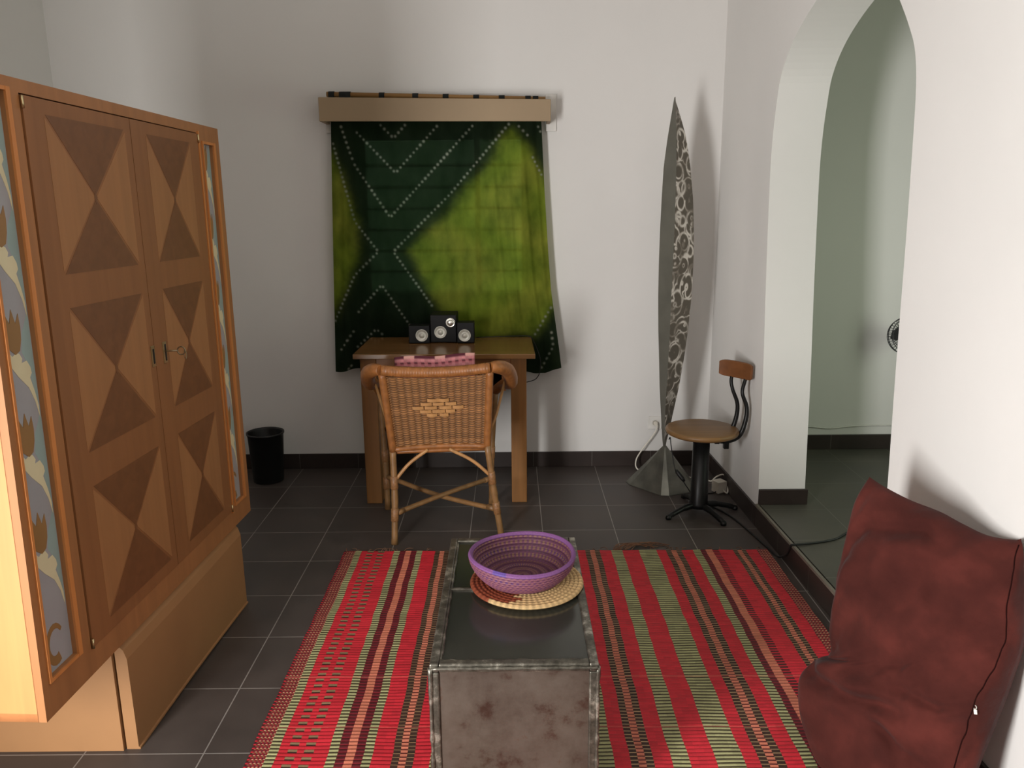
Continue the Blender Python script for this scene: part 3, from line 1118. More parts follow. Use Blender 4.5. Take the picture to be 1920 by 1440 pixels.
rs = np.random.RandomState(5)
wob = 0.008 * np.sin(XX * 17 + ZZ * 9) + 0.004 * np.sin(ZZ * 41 - XX * 23) + 0.003 * np.sin(XX * 97 + 3 * np.sin(ZZ * 70))
dL = np.minimum(sdist(limeR, XX, ZZ), sdist(limeL, XX, ZZ)) + wob
mask = 1 / (1 + np.exp(dL / 0.014))
dark = np.array([0.015, 0.024, 0.015])
lime = np.array([0.175, 0.235, 0.026])
lime2 = np.array([0.225, 0.255, 0.036])
mixl = (0.5 + 0.5 * np.sin(XX * 13 + 2.2 * np.sin(ZZ * 9)))[..., None]
colC = dark * (1 - mask[..., None]) + (lime * (1 - mixl) + lime2 * mixl) * mask[..., None]
for pl in dots:
    for (xa, za), (xb, zb) in zip(pl, pl[1:]):
        L = math.hypot(xb - xa, zb - za)
        n = max(2, int(L / 0.0255))
        for k in range(n):
            t = (k + 0.5) / n
            cx, cz = xa + (xb - xa) * t, za + (zb - za) * t
            e = 0.0058 + 0.002 * rs.rand()
            g = np.exp(-(((XX - cx) ** 2 + (ZZ - cz) ** 2) / e ** 2) ** 1.5)[..., None]
            colC = colC * (1 - g * 0.9) + np.array([0.34, 0.36, 0.31]) * g * 0.9
# folds: deeper towards the right and at the loops, gathered at the bottom right
u = (XX - xl) / (xr - xl)
hgt = (ztop - ZZ) / (ztop - zbot)
fold = 0.0045 * np.sin(2 * math.pi * (u * 7.0 + 0.06 * np.sin(hgt * 4))) + 0.0035 * np.sin(2 * math.pi * (u * 15 + 0.1 * np.sin(hgt * 6 + 1)))
amp = 0.35 + 0.9 * np.clip((u - 0.55) / 0.4, 0, 1) + 0.5 * np.clip((0.12 - u) / 0.12, 0, 1)
YY = 4.600 - fold * amp - 0.018 * np.clip((u - 0.86) / 0.14, 0, 1) * hgt ** 2 * 2.0 - 0.010 * np.sin(hgt * math.pi)
for (fx0, fx1, f_a) in ((0.75, 0.80, 0.012), (0.83, 0.845, 0.012), (0.90, 0.93, 0.014), (0.955, 0.985, 0.012), (0.06, 0.05, 0.010), (0.60, 0.625, 0.005)):
    c = fx0 + (fx1 - fx0) * hgt
    YY -= f_a * np.exp(-((u - c) / 0.012) ** 2) * np.clip(hgt * 2.2 + 0.2, 0, 1)
YY = np.minimum(YY, 4.655)
# hem line hangs unevenly: straight across, with dips at both ends
dip = 0.010 * np.sin(u * 20) * hgt ** 8 + np.where(u > 0.82, -0.020 * np.sin((u - 0.82) / 0.18 * math.pi) * hgt ** 6, 0) - 0.018 * np.exp(-((u - 0.03) / 0.04) ** 2) * hgt ** 6
ZC_ = ZZ + dip
cur = thing('curtain', (-0.39, 4.60, 0.62), 'black and lime green tie-dyed curtain with dotted stitch lines covering the window', 'curtain')
grid_obj('cloth', np.stack([XX, YY, ZC_], -1), M_cur, cur, colC)
TAB = plain('black_tab_cloth', (0.008, 0.010, 0.009), 0.9)
for (x, wd) in ((-0.968, 0.032), (-0.895, 0.062), (-0.695, 0.030), (-0.512, 0.032), (-0.347, 0.032), (-0.181, 0.032), (-0.042, 0.032), (0.101, 0.03), (0.142, 0.03)):
    zz = 2.165 - (x + 0.995) / 1.19 * 0.035
    b = MB()
    prof = [(4.60 + 0.0165 * math.cos(a), zz + 0.0165 * math.sin(a)) for a in [math.pi * k / 10 for k in range(11)]]
    prof = [(4.6165, 2.09)] + prof + [(4.5835, 2.09)]
    inner = [(y + (0.0018 if y < 4.60 else -0.0018), z - (0.0018 if z > zz + 0.01 else 0)) for y, z in prof][::-1]
    b.prism([(x - wd / 2, y, z) for y, z in prof + inner], (wd, 0, 0))
    b.build('tab_loop', TAB, cur)

# ------------------------------------------------------------------ standing metal lamp
M_leafdark = plain('dull_grey_steel', (0.15, 0.145, 0.12), 0.5, 0.3, 0.15, 6)


def swirl():
    a = NT('swirl_ground_steel')
    vec = a.coords((6.2, 6.2, 5.0))
    nz = a.n('ShaderNodeTexNoise', Scale=0.5, Detail=2.0)
    a.l(vec, nz.inputs['Vector'])
    ad = a.n('ShaderNodeMix', _data_type='RGBA', _blend_type='LINEAR_LIGHT')
    ad.inputs['Factor'].default_value = 0.25
    a.l(vec, ad.inputs['A'])
    a.l(nz.outputs['Color'], ad.inputs['B'])
    vo = a.n('ShaderNodeTexVoronoi', Scale=1.5)
    vo.inputs['Randomness'].default_value = 1.0
    a.l(ad.outputs['Result'], vo.inputs['Vector'])
    vo2 = a.n('ShaderNodeTexVoronoi', Scale=2.6)
    a.l(ad.outputs['Result'], vo2.inputs['Vector'])

    def ringm(out, f):
        m = a.n('ShaderNodeMath', _operation='MULTIPLY')
        m.inputs[1].default_value = f
        a.l(out, m.inputs[0])
        s = a.n('ShaderNodeMath', _operation='SINE')
        a.l(m.outputs[0], s.inputs[0])
        return s.outputs[0]
    r1, r2 = ringm(vo.outputs['Distance'], 17.0), ringm(vo2.outputs['Distance'], 13.0)
    mxm = a.n('ShaderNodeMath', _operation='MAXIMUM')
    a.l(r1, mxm.inputs[0])
    a.l(r2, mxm.inputs[1])
    n2 = a.n('ShaderNodeTexNoise', Scale=2.2, Detail=3.0)
    a.l(vec, n2.inputs['Vector'])
    mu = a.n('ShaderNodeMath', _operation='MULTIPLY')
    a.l(mxm.outputs[0], mu.inputs[0])
    a.l(n2.outputs['Fac'], mu.inputs[1])
    c = a.ramp(mu.outputs[0], [(0.12, (0.13, 0.115, 0.09)), (0.38, (0.24, 0.215, 0.175)), (0.56, (0.72, 0.69, 0.62))])
    a.l(c, a.b.inputs['Base Color'])
    a.b.inputs['Metallic'].default_value = 0.5
    rr = a.n('ShaderNodeMapRange')
    rr.inputs['From Min'].default_value = 0.2
    rr.inputs['From Max'].default_value = 0.6
    rr.inputs['To Min'].default_value = 0.5
    rr.inputs['To Max'].default_value = 0.38
    a.l(mu.outputs[0], rr.inputs['Value'])
    a.l(rr.outputs['Result'], a.b.inputs['Roughness'])
    a.bump(mu.outputs[0], 0.5, 0.002)
    return a.m


M_swirl = swirl()
M_pyr = plain('worn_sheet_steel', (0.20, 0.20, 0.17), 0.4, 0.7, 0.35, 9, 0.1)
lamp = thing('floor_lamp', (0.83, 4.27, 0), 'tall pointed sheet-metal floor lamp with swirl-ground face on a pyramid foot', 'lamp')
# blade outline: z, left edge x, ridge x, right edge x
bl = [(0.236, 0.846, 0.850, 0.858), (0.30, 0.838, 0.846, 0.872), (0.42, 0.828, 0.842, 0.893), (0.58, 0.815, 0.842, 0.922), (0.75, 0.806, 0.844, 0.945), (0.90, 0.797, 0.846, 0.960),
      (1.10, 0.790, 0.846, 0.972), (1.28, 0.788, 0.848, 0.974), (1.45, 0.789, 0.850, 0.968), (1.60, 0.792, 0.850, 0.957), (1.76, 0.797, 0.850, 0.936), (1.90, 0.812, 0.848, 0.910), (2.00, 0.826, 0.846, 0.878), (2.098, 0.8395, 0.841, 0.8425)]
zs = [q[0] for q in bl]
n = 48
rowsL, rowsR, rowsB = [], [], []
for i in range(n + 1):
    z = zs[0] + (zs[-1] - zs[0]) * i / n
    xl_, xm_, xr_ = (float(np.interp(z, zs, [q[k] for q in bl])) for k in (1, 2, 3))
    wl = xr_ - xl_
    rowsL.append(Vector((xl_, 4.275 + 0.02, z)))
    rowsR.append(Vector((xr_, 4.275 + 0.03, z)))
    rowsB.append(Vector((xm_, 4.275 - 0.30 * wl, z)))
for (nm, r0, r1, mt, lab) in (('side_face', rowsL, rowsB, M_leafdark, 'plain dark grey left face'), ('swirl_face', rowsB, rowsR, M_swirl, 'shiny swirl-ground right face'), ('rear_face', rowsR, rowsL, M_leafdark, None)):
    b = MB()
    vs = []
    for p, q in zip(r0, r1):
        vs += [p, q]
    nx = Vector((0, 0, 0))
    fs = [(2 * i, 2 * i + 1, 2 * i + 3, 2 * i + 2) for i in range(n)]
    b.add(vs, fs)
    o = b.build(nm, mt, lamp)
    sd = o.modifiers.new('sheet', 'SOLIDIFY')
    sd.thickness = 0.0015
    sd.offset = 0
    if lab:
        o['label'] = lab
b = MB()
ap = Vector((0.852, 4.28, 0.262))
cs = [Vector(p) for p in ((0.655, 4.385, 0.0), (0.670, 4.33, 0.0), (0.815, 4.155, 0.0), (0.86, 4.15, 0.0), (1.02, 4.215, 0.0), (1.04, 4.27, 0.0), (0.93, 4.43, 0.0), (0.72, 4.44, 0.0))]
m = len(cs)
top = [ap + (c - ap) * 0.04 for c in cs]
b.add([c + Vector((0, 0, 0.004)) for c in cs] + top + [c for c in cs], [(i, (i + 1) % m, m + (i + 1) % m, m + i) for i in range(m)] + [(2 * m + i, 2 * m + (i + 1) % m, (i + 1) % m, i) for i in range(m)] + [tuple(range(m, 2 * m)), tuple(range(2 * m, 3 * m))[::-1]])
b.build('pyramid_foot', M_pyr, lamp, bevel=0.002)
CORDB = plain('black_cord', (0.008, 0.008, 0.008), 0.5)
CORDW = plain('white_cord', (0.70, 0.66, 0.57), 0.5)
b = MB()
b.tube(smooth_path([(0.866, 4.24, 0.30), (0.868, 4.22, 0.315), (0.872, 4.205, 0.27), (0.890, 4.165, 0.150), (0.925, 4.135, 0.10), (0.955, 4.125, 0.055), (0.99, 4.13, 0.008), (1.05, 4.17, 0.005), (1.12, 4.19, 0.005), (1.142, 4.208, 0.03)], 8), 0.003, 8)
cord = b.build('lamp_cord', CORDB, lamp)
b = MB()
b.tube([(0.893, 4.160, 0.150), (0.900, 4.154, 0.138), (0.925, 4.130, 0.108), (0.934, 4.125, 0.094)], [0.007, 0.012, 0.012, 0.007], 10)
b.build('cord_switch', CORDB, cord)

# ------------------------------------------------------------------ socket, white cord, extension block
outl = thing('wall_socket', (0.86, YB, 0.27), 'white wall socket low on the back wall left of the metal lamp', 'socket')
b = MB()
b.box((0.825, YB - 0.010, 0.232), (0.905, YB - 0.0005, 0.312))
b.build('face_plate', PLATE, outl, bevel=0.003)
b = MB()
M = Matrix.Translation((0.865, YB - 0.010, 0.272)) @ Matrix.Rotation(R(90), 4, 'X')
b.lathe([(0.024, 0.0), (0.024, 0.003), (0.021, 0.003), (0.020, 0.0), (0.0, -0.0005)], (0, 0, 0), 24, 0, M)
b.build('socket_rim', PLATE, outl)
ext = thing('extension_lead', (1.15, 4.22, 0), 'white extension lead with cube socket and looped cord behind the stool', 'extension lead')
b = MB()
b.tube(smooth_path([(0.866, 4.662, 0.272), (0.872, 4.640, 0.268), (0.868, 4.635, 0.24), (0.845, 4.63, 0.20), (0.79, 4.62, 0.13), (0.745, 4.60, 0.06), (0.755, 4.575, 0.008), (0.85, 4.52, 0.005), (0.98, 4.47, 0.005), (1.05, 4.42, 0.005),
                        (1.02, 4.34, 0.008), (1.00, 4.28, 0.02), (1.01, 4.26, 0.05), (1.05, 4.30, 0.075), (1.09, 4.36, 0.04), (1.13, 4.33, 0.02), (1.16, 4.32, 0.05), (1.19, 4.28, 0.075), (1.197, 4.22, 0.05), (1.185, 4.17, 0.012), (1.172, 4.185, 0.012), (1.165, 4.20, 0.03)], 8), 0.0042, 8)
b.build('cord', CORDW, ext)
b = MB()
b.tube([(0.866, 4.668, 0.272), (0.866, 4.640, 0.272)], [0.017, 0.011], 12)
b.build('plug', CORDW, ext)
b = MB()
M = Matrix.Translation((1.150, 4.215, 0.0)) @ Matrix.Rotation(R(24), 4, 'Z')
b.box((-0.030, -0.030, 0.0), (0.030, 0.030, 0.066), 0, M)
b.build('socket_cube', CORDW, ext, bevel=0.004)

# ------------------------------------------------------------------ stool with backrest
IRON = plain('black_cast_iron', (0.010, 0.010, 0.010), 0.38, 0.4)
ST_W = wood('stool_seat_wood', srgb(126, 94, 58), 'x', 0.2, 0.42, 18)
ST_B = wood('stool_back_wood', srgb(112, 70, 40), 'y', 0.2, 0.4, 18)
SC = Vector((0.968, 3.925, 0))
stool = thing('swivel_stool', SC, 'black iron swivel stool with round wooden seat and small wooden backrest', 'stool')
b = MB()
b.lathe([(0.0, 0.425), (0.165, 0.425), (0.180, 0.432), (0.185, 0.442), (0.182, 0.452), (0.170, 0.456), (0.0, 0.453)], SC, 48)
b.build('seat', ST_W, stool)
b = MB()
b.lathe([(0.0, 0.03), (0.050, 0.03), (0.051, 0.05), (0.046, 0.06), (0.042, 0.425), (0.0, 0.425)], SC, 28)
b.build('column', IRON, stool)
for an in (-151, -65, 8, 100):
    b = MB()
    d = Vector((math.cos(R(an)), math.sin(R(an)), 0))
    b.tube(smooth_path([SC + d * 0.03 + Vector((0, 0, 0.042)), SC + d * 0.09 + Vector((0, 0, 0.040)), SC + d * 0.17 + Vector((0, 0, 0.022)), SC + d * 0.198 + Vector((0, 0, 0.012))], 5), [0.017] * 6 + [0.014] * 6 + [0.012] * 4, 10)
    e = SC + d * 0.200
    b.lathe([(0.0, 0.0), (0.014, 0.0), (0.016, 0.008), (0.013, 0.020), (0.0, 0.022)], e, 14)
    b.build('foot', IRON, stool)
BC = Vector((1.142, 3.985, 0.735))     # middle of the backrest
out = Vector((0.80, 0.60, 0)).normalized()
side = Vector((0.52, -0.855, 0)).normalized()
out = Vector((0.855, 0.52, 0)).normalized()
bars = ([(1.048, 3.87, 0.404), (1.091, 3.87, 0.403), (1.147, 3.875, 0.430), (1.174, 3.88, 0.506), (1.177, 3.885, 0.574), (1.153, 3.89, 0.645), (1.166, 3.905, 0.700), (1.191, 3.923, 0.765)],
        [(1.025, 3.955, 0.404), (1.066, 3.955, 0.403), (1.121, 3.958, 0.425), (1.148, 3.96, 0.496), (1.151, 3.96, 0.573), (1.124, 3.965, 0.648), (1.118, 3.976, 0.700), (1.142, 3.995, 0.765)])
for pts_ in bars:
    b = MB()
    sp = smooth_path(pts_, 6)
    b.tube(sp, [0.015 - 0.006 * min(1, k / (len(sp) * 0.7)) for k in range(len(sp))], 10)
    bar_ = b.build('back_bar', IRON, stool)
    b = MB()
    c = Vector((pts_[1][0] - 0.012, pts_[1][1], 0))
    b.box((-0.013, -0.013, 0.362), (0.013, 0.013, 0.424), 0, Matrix.Translation(c))
    b.build('clamp', IRON, bar_, bevel=0.003)
b = MB()
nb = 16
vs, fs = [], []
E0, E1 = Vector((1.068, 4.025, 0)), Vector((1.190, 3.865, 0))
sd_ = (E1 - E0).normalized()
on_ = Vector((-sd_.y, sd_.x, 0))
if on_.x < 0:
    on_ = -on_
for i in range(nb + 1):
    t = -1 + 2 * i / nb
    c = E0.lerp(E1, (t + 1) / 2) + on_ * (0.016 * (1 - t * t))
    hh = 0.043 * (1 - 0.22 * abs(t) ** 6)
    for (d, z) in ((-0.009, -hh), (0.009, -hh), (0.009, hh), (-0.009, hh)):
        p = c + on_ * d
        vs.append(Vector((p.x, p.y, 0.752 + z)))
for i in range(nb):
    for k in range(4):
        k2 = (k + 1) % 4
        fs.append((i * 4 + k, i * 4 + k2, (i + 1) * 4 + k2, (i + 1) * 4 + k))
fs += [(0, 1, 2, 3), tuple(nb * 4 + k for k in (3, 2, 1, 0))]
b.add(vs, fs)
b.build('backrest', ST_B, stool, bevel=0.006)

# ------------------------------------------------------------------ black floor cable over the step
b = MB()
xr_ = lambda y: wx(y)
b.tube(smooth_path([(1.00, 4.02, 0.006), (1.06, 3.97, 0.006), (1.115, 3.855, 0.005), (1.143, 3.73, 0.005), (1.165, 3.60, 0.005), (1.188, 3.46, 0.006), (1.200, 3.36, 0.010), (1.207, 3.275, 0.06), (1.212, 3.245, 0.115), (1.228, 3.240, 0.1215),
                        (1.33, 3.262, 0.1205), (1.43, 3.300, 0.1205), (1.52, 3.375, 0.1205), (1.70, 3.50, 0.1205), (1.95, 3.75, 0.1205), (2.02, 3.95, 0.1205)], 6), 0.0048, 8)
tag(b.build('power_cable', CORDB), 'long black power cable running from the stool up over the tiled step', 'cable')

# ------------------------------------------------------------------ passage: wall cable, pedestal fan
b = MB()
b.tube(smooth_path([(1.46, 4.612, 0.262), (1.76, 4.612, 0.258), (1.90, 4.612, 0.246), (2.05, 4.612, 0.258), (2.26, 4.612, 0.262), (3.2, 4.612, 0.26)], 6), 0.004, 6)
tag(b.build('wall_cable', PLATE), 'thin pale cable running along the passage wall above the baseboard', 'cable')
GR = plain('dark_grey_plastic', (0.03, 0.03, 0.033), 0.4)
fan = thing('wall_fan', (2.24, 4.60, 0.84), 'dark grey fan mounted on the passage wall, half hidden behind the arch', 'fan')
FC = Vector((2.215, 4.42, 0.836))
b = MB()
b.box((2.31, 4.605, 0.76), (2.39, 4.6195, 0.90))
b.tube([(2.35, 4.606, 0.82), (2.33, 4.56, 0.80), (2.285, 4.50, 0.825)], 0.014, 10)
b.build('bracket', GR, fan)
fd = Vector((-0.75, -0.65, 0.05)).normalized()
qm = Matrix.Translation(FC) @ fd.to_track_quat('Z', 'Y').to_matrix().to_4x4()
b = MB()
for (rr, zz) in ((0.105, 0.0), (0.098, 0.03), (0.06, 0.042), (0.03, 0.045), (0.098, -0.03), (0.06, -0.042)):
    b.tube([qm @ Vector((rr * math.cos(a), rr * math.sin(a), zz)) for a in [k * math.pi / 20 for k in range(40)]], 0.0025, 5, closed=True)
for k in range(40):
    a = k * math.pi / 20
    for sg in (1, -1):
        b.tube([qm @ Vector((rr * math.cos(a), rr * math.sin(a), zz * sg)) for (rr, zz) in ((0.105, 0), (0.098, 0.03), (0.06, 0.042), (0.02, 0.046))], 0.0011, 4, cap=False)
b.build('grille', GR, fan)
b = MB()
for k in range(4):
    M = qm @ Matrix.Rotation(k * math.pi / 2, 4, 'Z') @ Matrix.Rotation(R(22), 4, 'X')
    b.prism([M @ Vector(p) for p in ((0.012, -0.012, 0), (0.06, -0.04, 0), (0.088, -0.02, 0), (0.088, 0.025, 0), (0.05, 0.035, 0), (0.012, 0.012, 0))], (fd * 0.002))
b.build('blades', GR, fan)
b = MB()
b.tube([qm @ Vector((0, 0, -0.11)), qm @ Vector((0, 0, -0.10)), qm @ Vector((0, 0, -0.05)), qm @ Vector((0, 0, 0.0))], [0.025, 0.04, 0.045, 0.014], 16)
b.build('motor', GR, fan)

# ------------------------------------------------------------------ striped woven mat
red = np.array(srgb(190, 40, 52)); red2 = np.array(srgb(180, 35, 46))
green = np.array(srgb(158, 156, 112)); blk = np.array(srgb(52, 34, 26)); cream = np.array(srgb(192, 160, 120))
mar = np.array(srgb(120, 30, 40)); mar2 = np.array(srgb(78, 24, 28)); peach = np.array(srgb(190, 112, 88)); gdk = np.array(srgb(58, 50, 32))
G4 = [green, green, gdk, gdk]
CK_A = [cream, blk * 1.2, blk, blk]
CK_B = [mar2, peach, peach * 0.8, mar]
RD = [red, red2, red, red2]
MR = [mar2, mar2, mar, mar]
BR_ = [blk, mar2, red, red]
PE = [peach, peach, peach * 0.9, mar * 0.8 + peach * 0.2]
DS = [cream * 0.8, cream * 0.4, blk, blk, red, red2, red, red2]
FA = [cream * 0.8, mar2, mar, red2]
FB = [red2, mar, cream * 0.8, mar2]
bands = []


def band(x1, pat):
    bands.append((x1, pat))


band(-0.778, BR_)
for k in range(8):
    band(-0.778 + (k + 1) * 0.00575, FA if k % 2 == 0 else FB)
for x1, p in ((-0.703, G4), (-0.676, RD), (-0.648, DS), (-0.627, RD), (-0.598, DS), (-0.553, RD), (-0.525, G4), (-0.4985, MR), (-0.4725, PE), (-0.447, MR), (-0.4205, G4), (-0.3615, RD),
              (-0.340, CK_A), (-0.319, CK_B), (-0.297, CK_A), (-0.249, RD), (-0.19, G4), (-0.14, RD), (-0.06, G4), (0.0, RD), (0.02, CK_A), (0.04, CK_B), (0.06, CK_A), (0.12, RD), (0.18, G4), (0.23, RD), (0.287, G4),
              (0.334, RD), (0.356, CK_A), (0.378, CK_B), (0.401, CK_A), (0.454, RD), (0.506, G4), (0.582, RD), (0.663, G4), (0.707, RD), (0.731, CK_A), (0.755, CK_B), (0.780, CK_A), (0.832, RD), (0.866, G4),
              (0.890, MR), (0.921, PE), (0.950, BR_), (1.017, RD), (1.037, CK_A), (1.057, CK_B), (1.077, CK_A), (1.126, RD)):
    band(x1, p)
for k in range(8):
    band(1.126 + (k + 1) * 0.0062, FA if k % 2 == 0 else FB)
X0m = -0.785
xs_, pats = [X0m], []
for x1, p in bands:
    wdt = x1 - xs_[-1]
    k = max(1, int(round(wdt / 0.03)))
    xa = xs_[-1]
    for i in range(k):
        xs_.append(xa + wdt * (i + 1) / k)
        pats.append(p)
Y1m, Y0m = 3.455, 1.35
sub = 0.0041
nr = int((Y1m - Y0m) / sub)
ys_ = Y1m - np.arange(nr + 1) * sub
PX, PY = np.meshgrid(np.array(xs_), ys_)
rs = np.random.RandomState(11)
slow = np.interp(np.arange(nr + 1), np.arange(0, nr + 40, 13), rs.uniform(-1, 1, len(np.arange(0, nr + 40, 13))))
PXw = PX + (0.0022 * slow)[:, None] * 1.0
tilt = (PX - X0m) / 1.96 * -0.020
PZ = 0.006 + 0.0012 * np.sin(np.arange(nr + 1) * math.pi / 2)[:, None] + 0 * PX
edge = np.minimum(PX - X0m, PX.max() - PX)
PZ = PZ + 0.0012 * np.sin(PX * 23 + PY * 9)
cm_ = np.zeros((nr, len(pats), 3))
vr = rs.uniform(0.86, 1.12, (nr // 4 + 2, len(pats), 1))
for j, p in enumerate(pats):
    ph = [np.array(q) for q in p]
    for i in range(nr):
        if p is DS and rs.rand() < 0.0:
            cm_[i, j] = red
        else:
            cm_[i, j] = ph[i % len(ph)]
cm_ *= np.repeat(vr, 4, 0)[:nr]
# a few lighter weft lines where the mat was folded
for yl in (2.45, 2.18, 2.80):
    i = int((Y1m - yl) / sub)
    cm_[i] = cm_[i] * 0.75 + np.array(srgb(214, 120, 104)) * 0.25
M_mat = attr_mat('woven_plastic_mat', 0.55, bscale=400, spec=0.3)
mat_t = thing('woven_mat', (0.19, 2.4, 0), 'red, green and peach striped woven mat on the floor under the metal trunk', 'mat')
mo = grid_obj('weave', np.stack([PXw, PY + tilt, PZ], -1), M_mat, mat_t, cm_, smooth=False, kind='CORNER')
sd = mo.modifiers.new('thickness', 'SOLIDIFY')
sd.thickness = 0.004
sd.offset = -1
FRG = plain('frayed_twine', srgb(122, 84, 62), 0.8, 0, 0.3, 40)
b = MB()
rg = random.Random(6)
for k in range(46):
    x = rg.uniform(-0.78, 1.16)
    y = Y1m - 0.004 - (x + 0.785) / 1.96 * 0.020
    ln = rg.uniform(0.02, 0.055)
    an = rg.uniform(-1.0, 1.0)
    b.tube(smooth_path([(x, y, 0.006), (x + 0.4 * ln * an, y + ln * 0.5, 0.006 + rg.uniform(0.003, 0.012)), (x + ln * an, y + ln * 0.9, 0.004)], 4), 0.0013, 5)
for k in range(12):     # a tangle of longer ends
    x = 0.50 + rg.uniform(-0.04, 0.05)
    b.tube(smooth_path([(x, 3.450, 0.006), (x + rg.uniform(0.02, 0.06), 3.475 + rg.uniform(0, 0.03), 0.012 + rg.uniform(0, 0.012)), (x + rg.uniform(0.06, 0.17), 3.485 + rg.uniform(-0.01, 0.06), 0.008), (x + rg.uniform(0.1, 0.24), 3.50 + rg.uniform(-0.03, 0.05), 0.004)], 5), 0.0019, 5)
fo = b.build('fringe', FRG, mat_t)
fo['kind'] = 'stuff'

# ------------------------------------------------------------------ metal trunk
def rusty():
    a = NT('rusty_brown_steel')
    v = a.coords()
    n1 = a.n('ShaderNodeTexNoise', Scale=7.0, Detail=8.0, Roughness=0.7)
    a.l(v, n1.inputs['Vector'])
    n2 = a.n('ShaderNodeTexNoise', Scale=14.0, Detail=6.0, Roughness=0.65)
    a.l(v, n2.inputs['Vector'])
    base = a.ramp(n1.outputs['Fac'], [(0.28, (0.060, 0.042, 0.033)), (0.52, (0.095, 0.073, 0.058)), (0.75, (0.125, 0.099, 0.080))])
    rust = a.ramp(n2.outputs['Fac'], [(0.30, (0.62, 0.40, 0.34)), (0.42, (0.95, 0.92, 0.9)), (0.62, (1.0, 1.0, 1.0)), (0.70, (0.8, 0.55, 0.45))])
    mx = a.n('ShaderNodeMix', _data_type='RGBA', _blend_type='MULTIPLY')
    mx.inputs['Factor'].default_value = 1.0
    a.l(base, mx.inputs['A'])
    a.l(rust, mx.inputs['B'])
    a.l(mx.outputs['Result'], a.b.inputs['Base Color'])
    a.b.inputs['Metallic'].default_value = 0.35
    a.b.inputs['Roughness'].default_value = 0.42
    a.bump(n2.outputs['Fac'], 0.08, 0.003)
    return a.m


def ground():
    a = NT('ground_weld_steel')
    v = a.coords()
    n1 = a.n('ShaderNodeTexNoise', Scale=22.0, Detail=8.0, Roughness=0.7)
    a.l(v, n1.inputs['Vector'])
    c = a.ramp(n1.outputs['Fac'], [(0.36, (0.06, 0.055, 0.043)), (0.54, (0.15, 0.138, 0.112)), (0.68, (0.50, 0.47, 0.40))])
    a.l(c, a.b.inputs['Base Color'])
    a.b.inputs['Metallic'].default_value = 0.7
    a.b.inputs['Roughness'].default_value = 0.36
    a.bump(n1.outputs['Fac'], 0.35, 0.004)
    return a.m


M_rust, M_grind = rusty(), ground()
M_top = plain('dark_polished_steel', (0.042, 0.044, 0.036), 0.16, 0.35, 0.2, 5, 0, 0.6)
trunk = thing('metal_trunk', (0.005, 2.21, 0), 'long welded steel trunk used as a coffee table on the striped mat', 'trunk')
CX0, CX1, CY0, CY1, CZ = -0.217, 0.215, 1.820, 2.600, 0.450
T = 0.024
z0 = 0.0085
b = MB()


def bar(lo, hi):
    b.box(lo, hi)


for x in (CX0, CX1 - T):
    for y in (CY0, CY1 - T):
        bar((x, y, z0), (x + T, y + T, CZ - T))
    bar((x, CY0, CZ - T), (x + T, CY1, CZ))
    bar((x, CY0 + T, z0), (x + T, CY1 - T, z0 + T))
for y in (CY0, CY1 - T):
    bar((CX0 + T, y, CZ - T), (CX1 - T, y + T, CZ))
    bar((CX0 + T, y, z0), (CX1 - T, y + T, z0 + T))
fo = b.build('frame', M_grind, trunk, bevel=0.004)
b = MB()
rg = random.Random(3)
for (p, q) in (((CX0 + 0.004, CY0 - 0.001, CZ - 0.012), (CX1 - 0.004, CY0 - 0.001, CZ - 0.012)), ((CX0 + 0.002, CY0, 0.03), (CX0 + 0.002, CY0, CZ - 0.01)), ((CX1 - 0.002, CY0, 0.03), (CX1 - 0.002, CY0, CZ - 0.01)),
               ((CX0 + T, CY0 + T + 0.002, CZ - 0.008), (CX1 - T, CY0 + T + 0.002, CZ - 0.008)), ((CX0 + T + 0.002, CY0 + T, CZ - 0.008), (CX0 + T + 0.002, CY1 - T, CZ - 0.008))):
    p, q = Vector(p), Vector(q)
    n = 26
    b.tube([p.lerp(q, k / n) for k in range(n + 1)], [0.0035 + rg.uniform(0, 0.0035) for k in range(n + 1)], 7)
b.build('weld_bead', M_grind, fo)
b = MB()
YM = 2.232
b.box((CX0 + T, YM - 0.010, CZ - 0.018), (CX1 - T, YM + 0.010, CZ - 0.004))
b.tube([(CX0 + 0.01 + k * 0.0205, YM, CZ - 0.0075) for k in range(21)], [0.006 + 0.003 * ((k * 7) % 3) / 2 for k in range(21)], 8)
o = b.build('cross_weld', M_grind, trunk)
for (ya, yb) in ((CY0 + T, YM - 0.010), (YM + 0.010, CY1 - T)):
    b = MB()
    b.box((CX0 + T, ya, CZ - 0.012), (CX1 - T, yb, CZ - 0.008))
    b.build('top_panel', M_top, trunk)
b = MB()
b.box((CX0 + T, CY0 + 0.006, z0 + T), (CX1 - T, CY0 + 0.009, CZ - T))
b.build('front_panel', M_rust, trunk)
b = MB()
b.box((CX0 + T, CY1 - 0.009, z0 + T), (CX1 - T, CY1 - 0.006, CZ - T))
b.build('rear_panel', M_rust, trunk)
for x in (CX0 + 0.006, CX1 - 0.009):
    b = MB()
    b.box((x, CY0 + T, z0 + T), (x + 0.003, CY1 - T, CZ - T))
    b.build('side_panel', M_rust, trunk)
b = MB()
b.tube([(CX1 - 0.008, 1.93, 0.372), (CX1 + 0.012, 1.93, 0.372)], 0.006, 8)
b.tube([(CX1 + 0.012 , 1.93 + 0.016 * math.cos(a), 0.356 + 0.018 * math.sin(a)) for a in [k * math.pi / 9 for k in range(18)]], 0.0042, 7, closed=True)
b.build('ring_handle', plain('rusty_iron', (0.05, 0.028, 0.02), 0.6, 0.3), trunk)

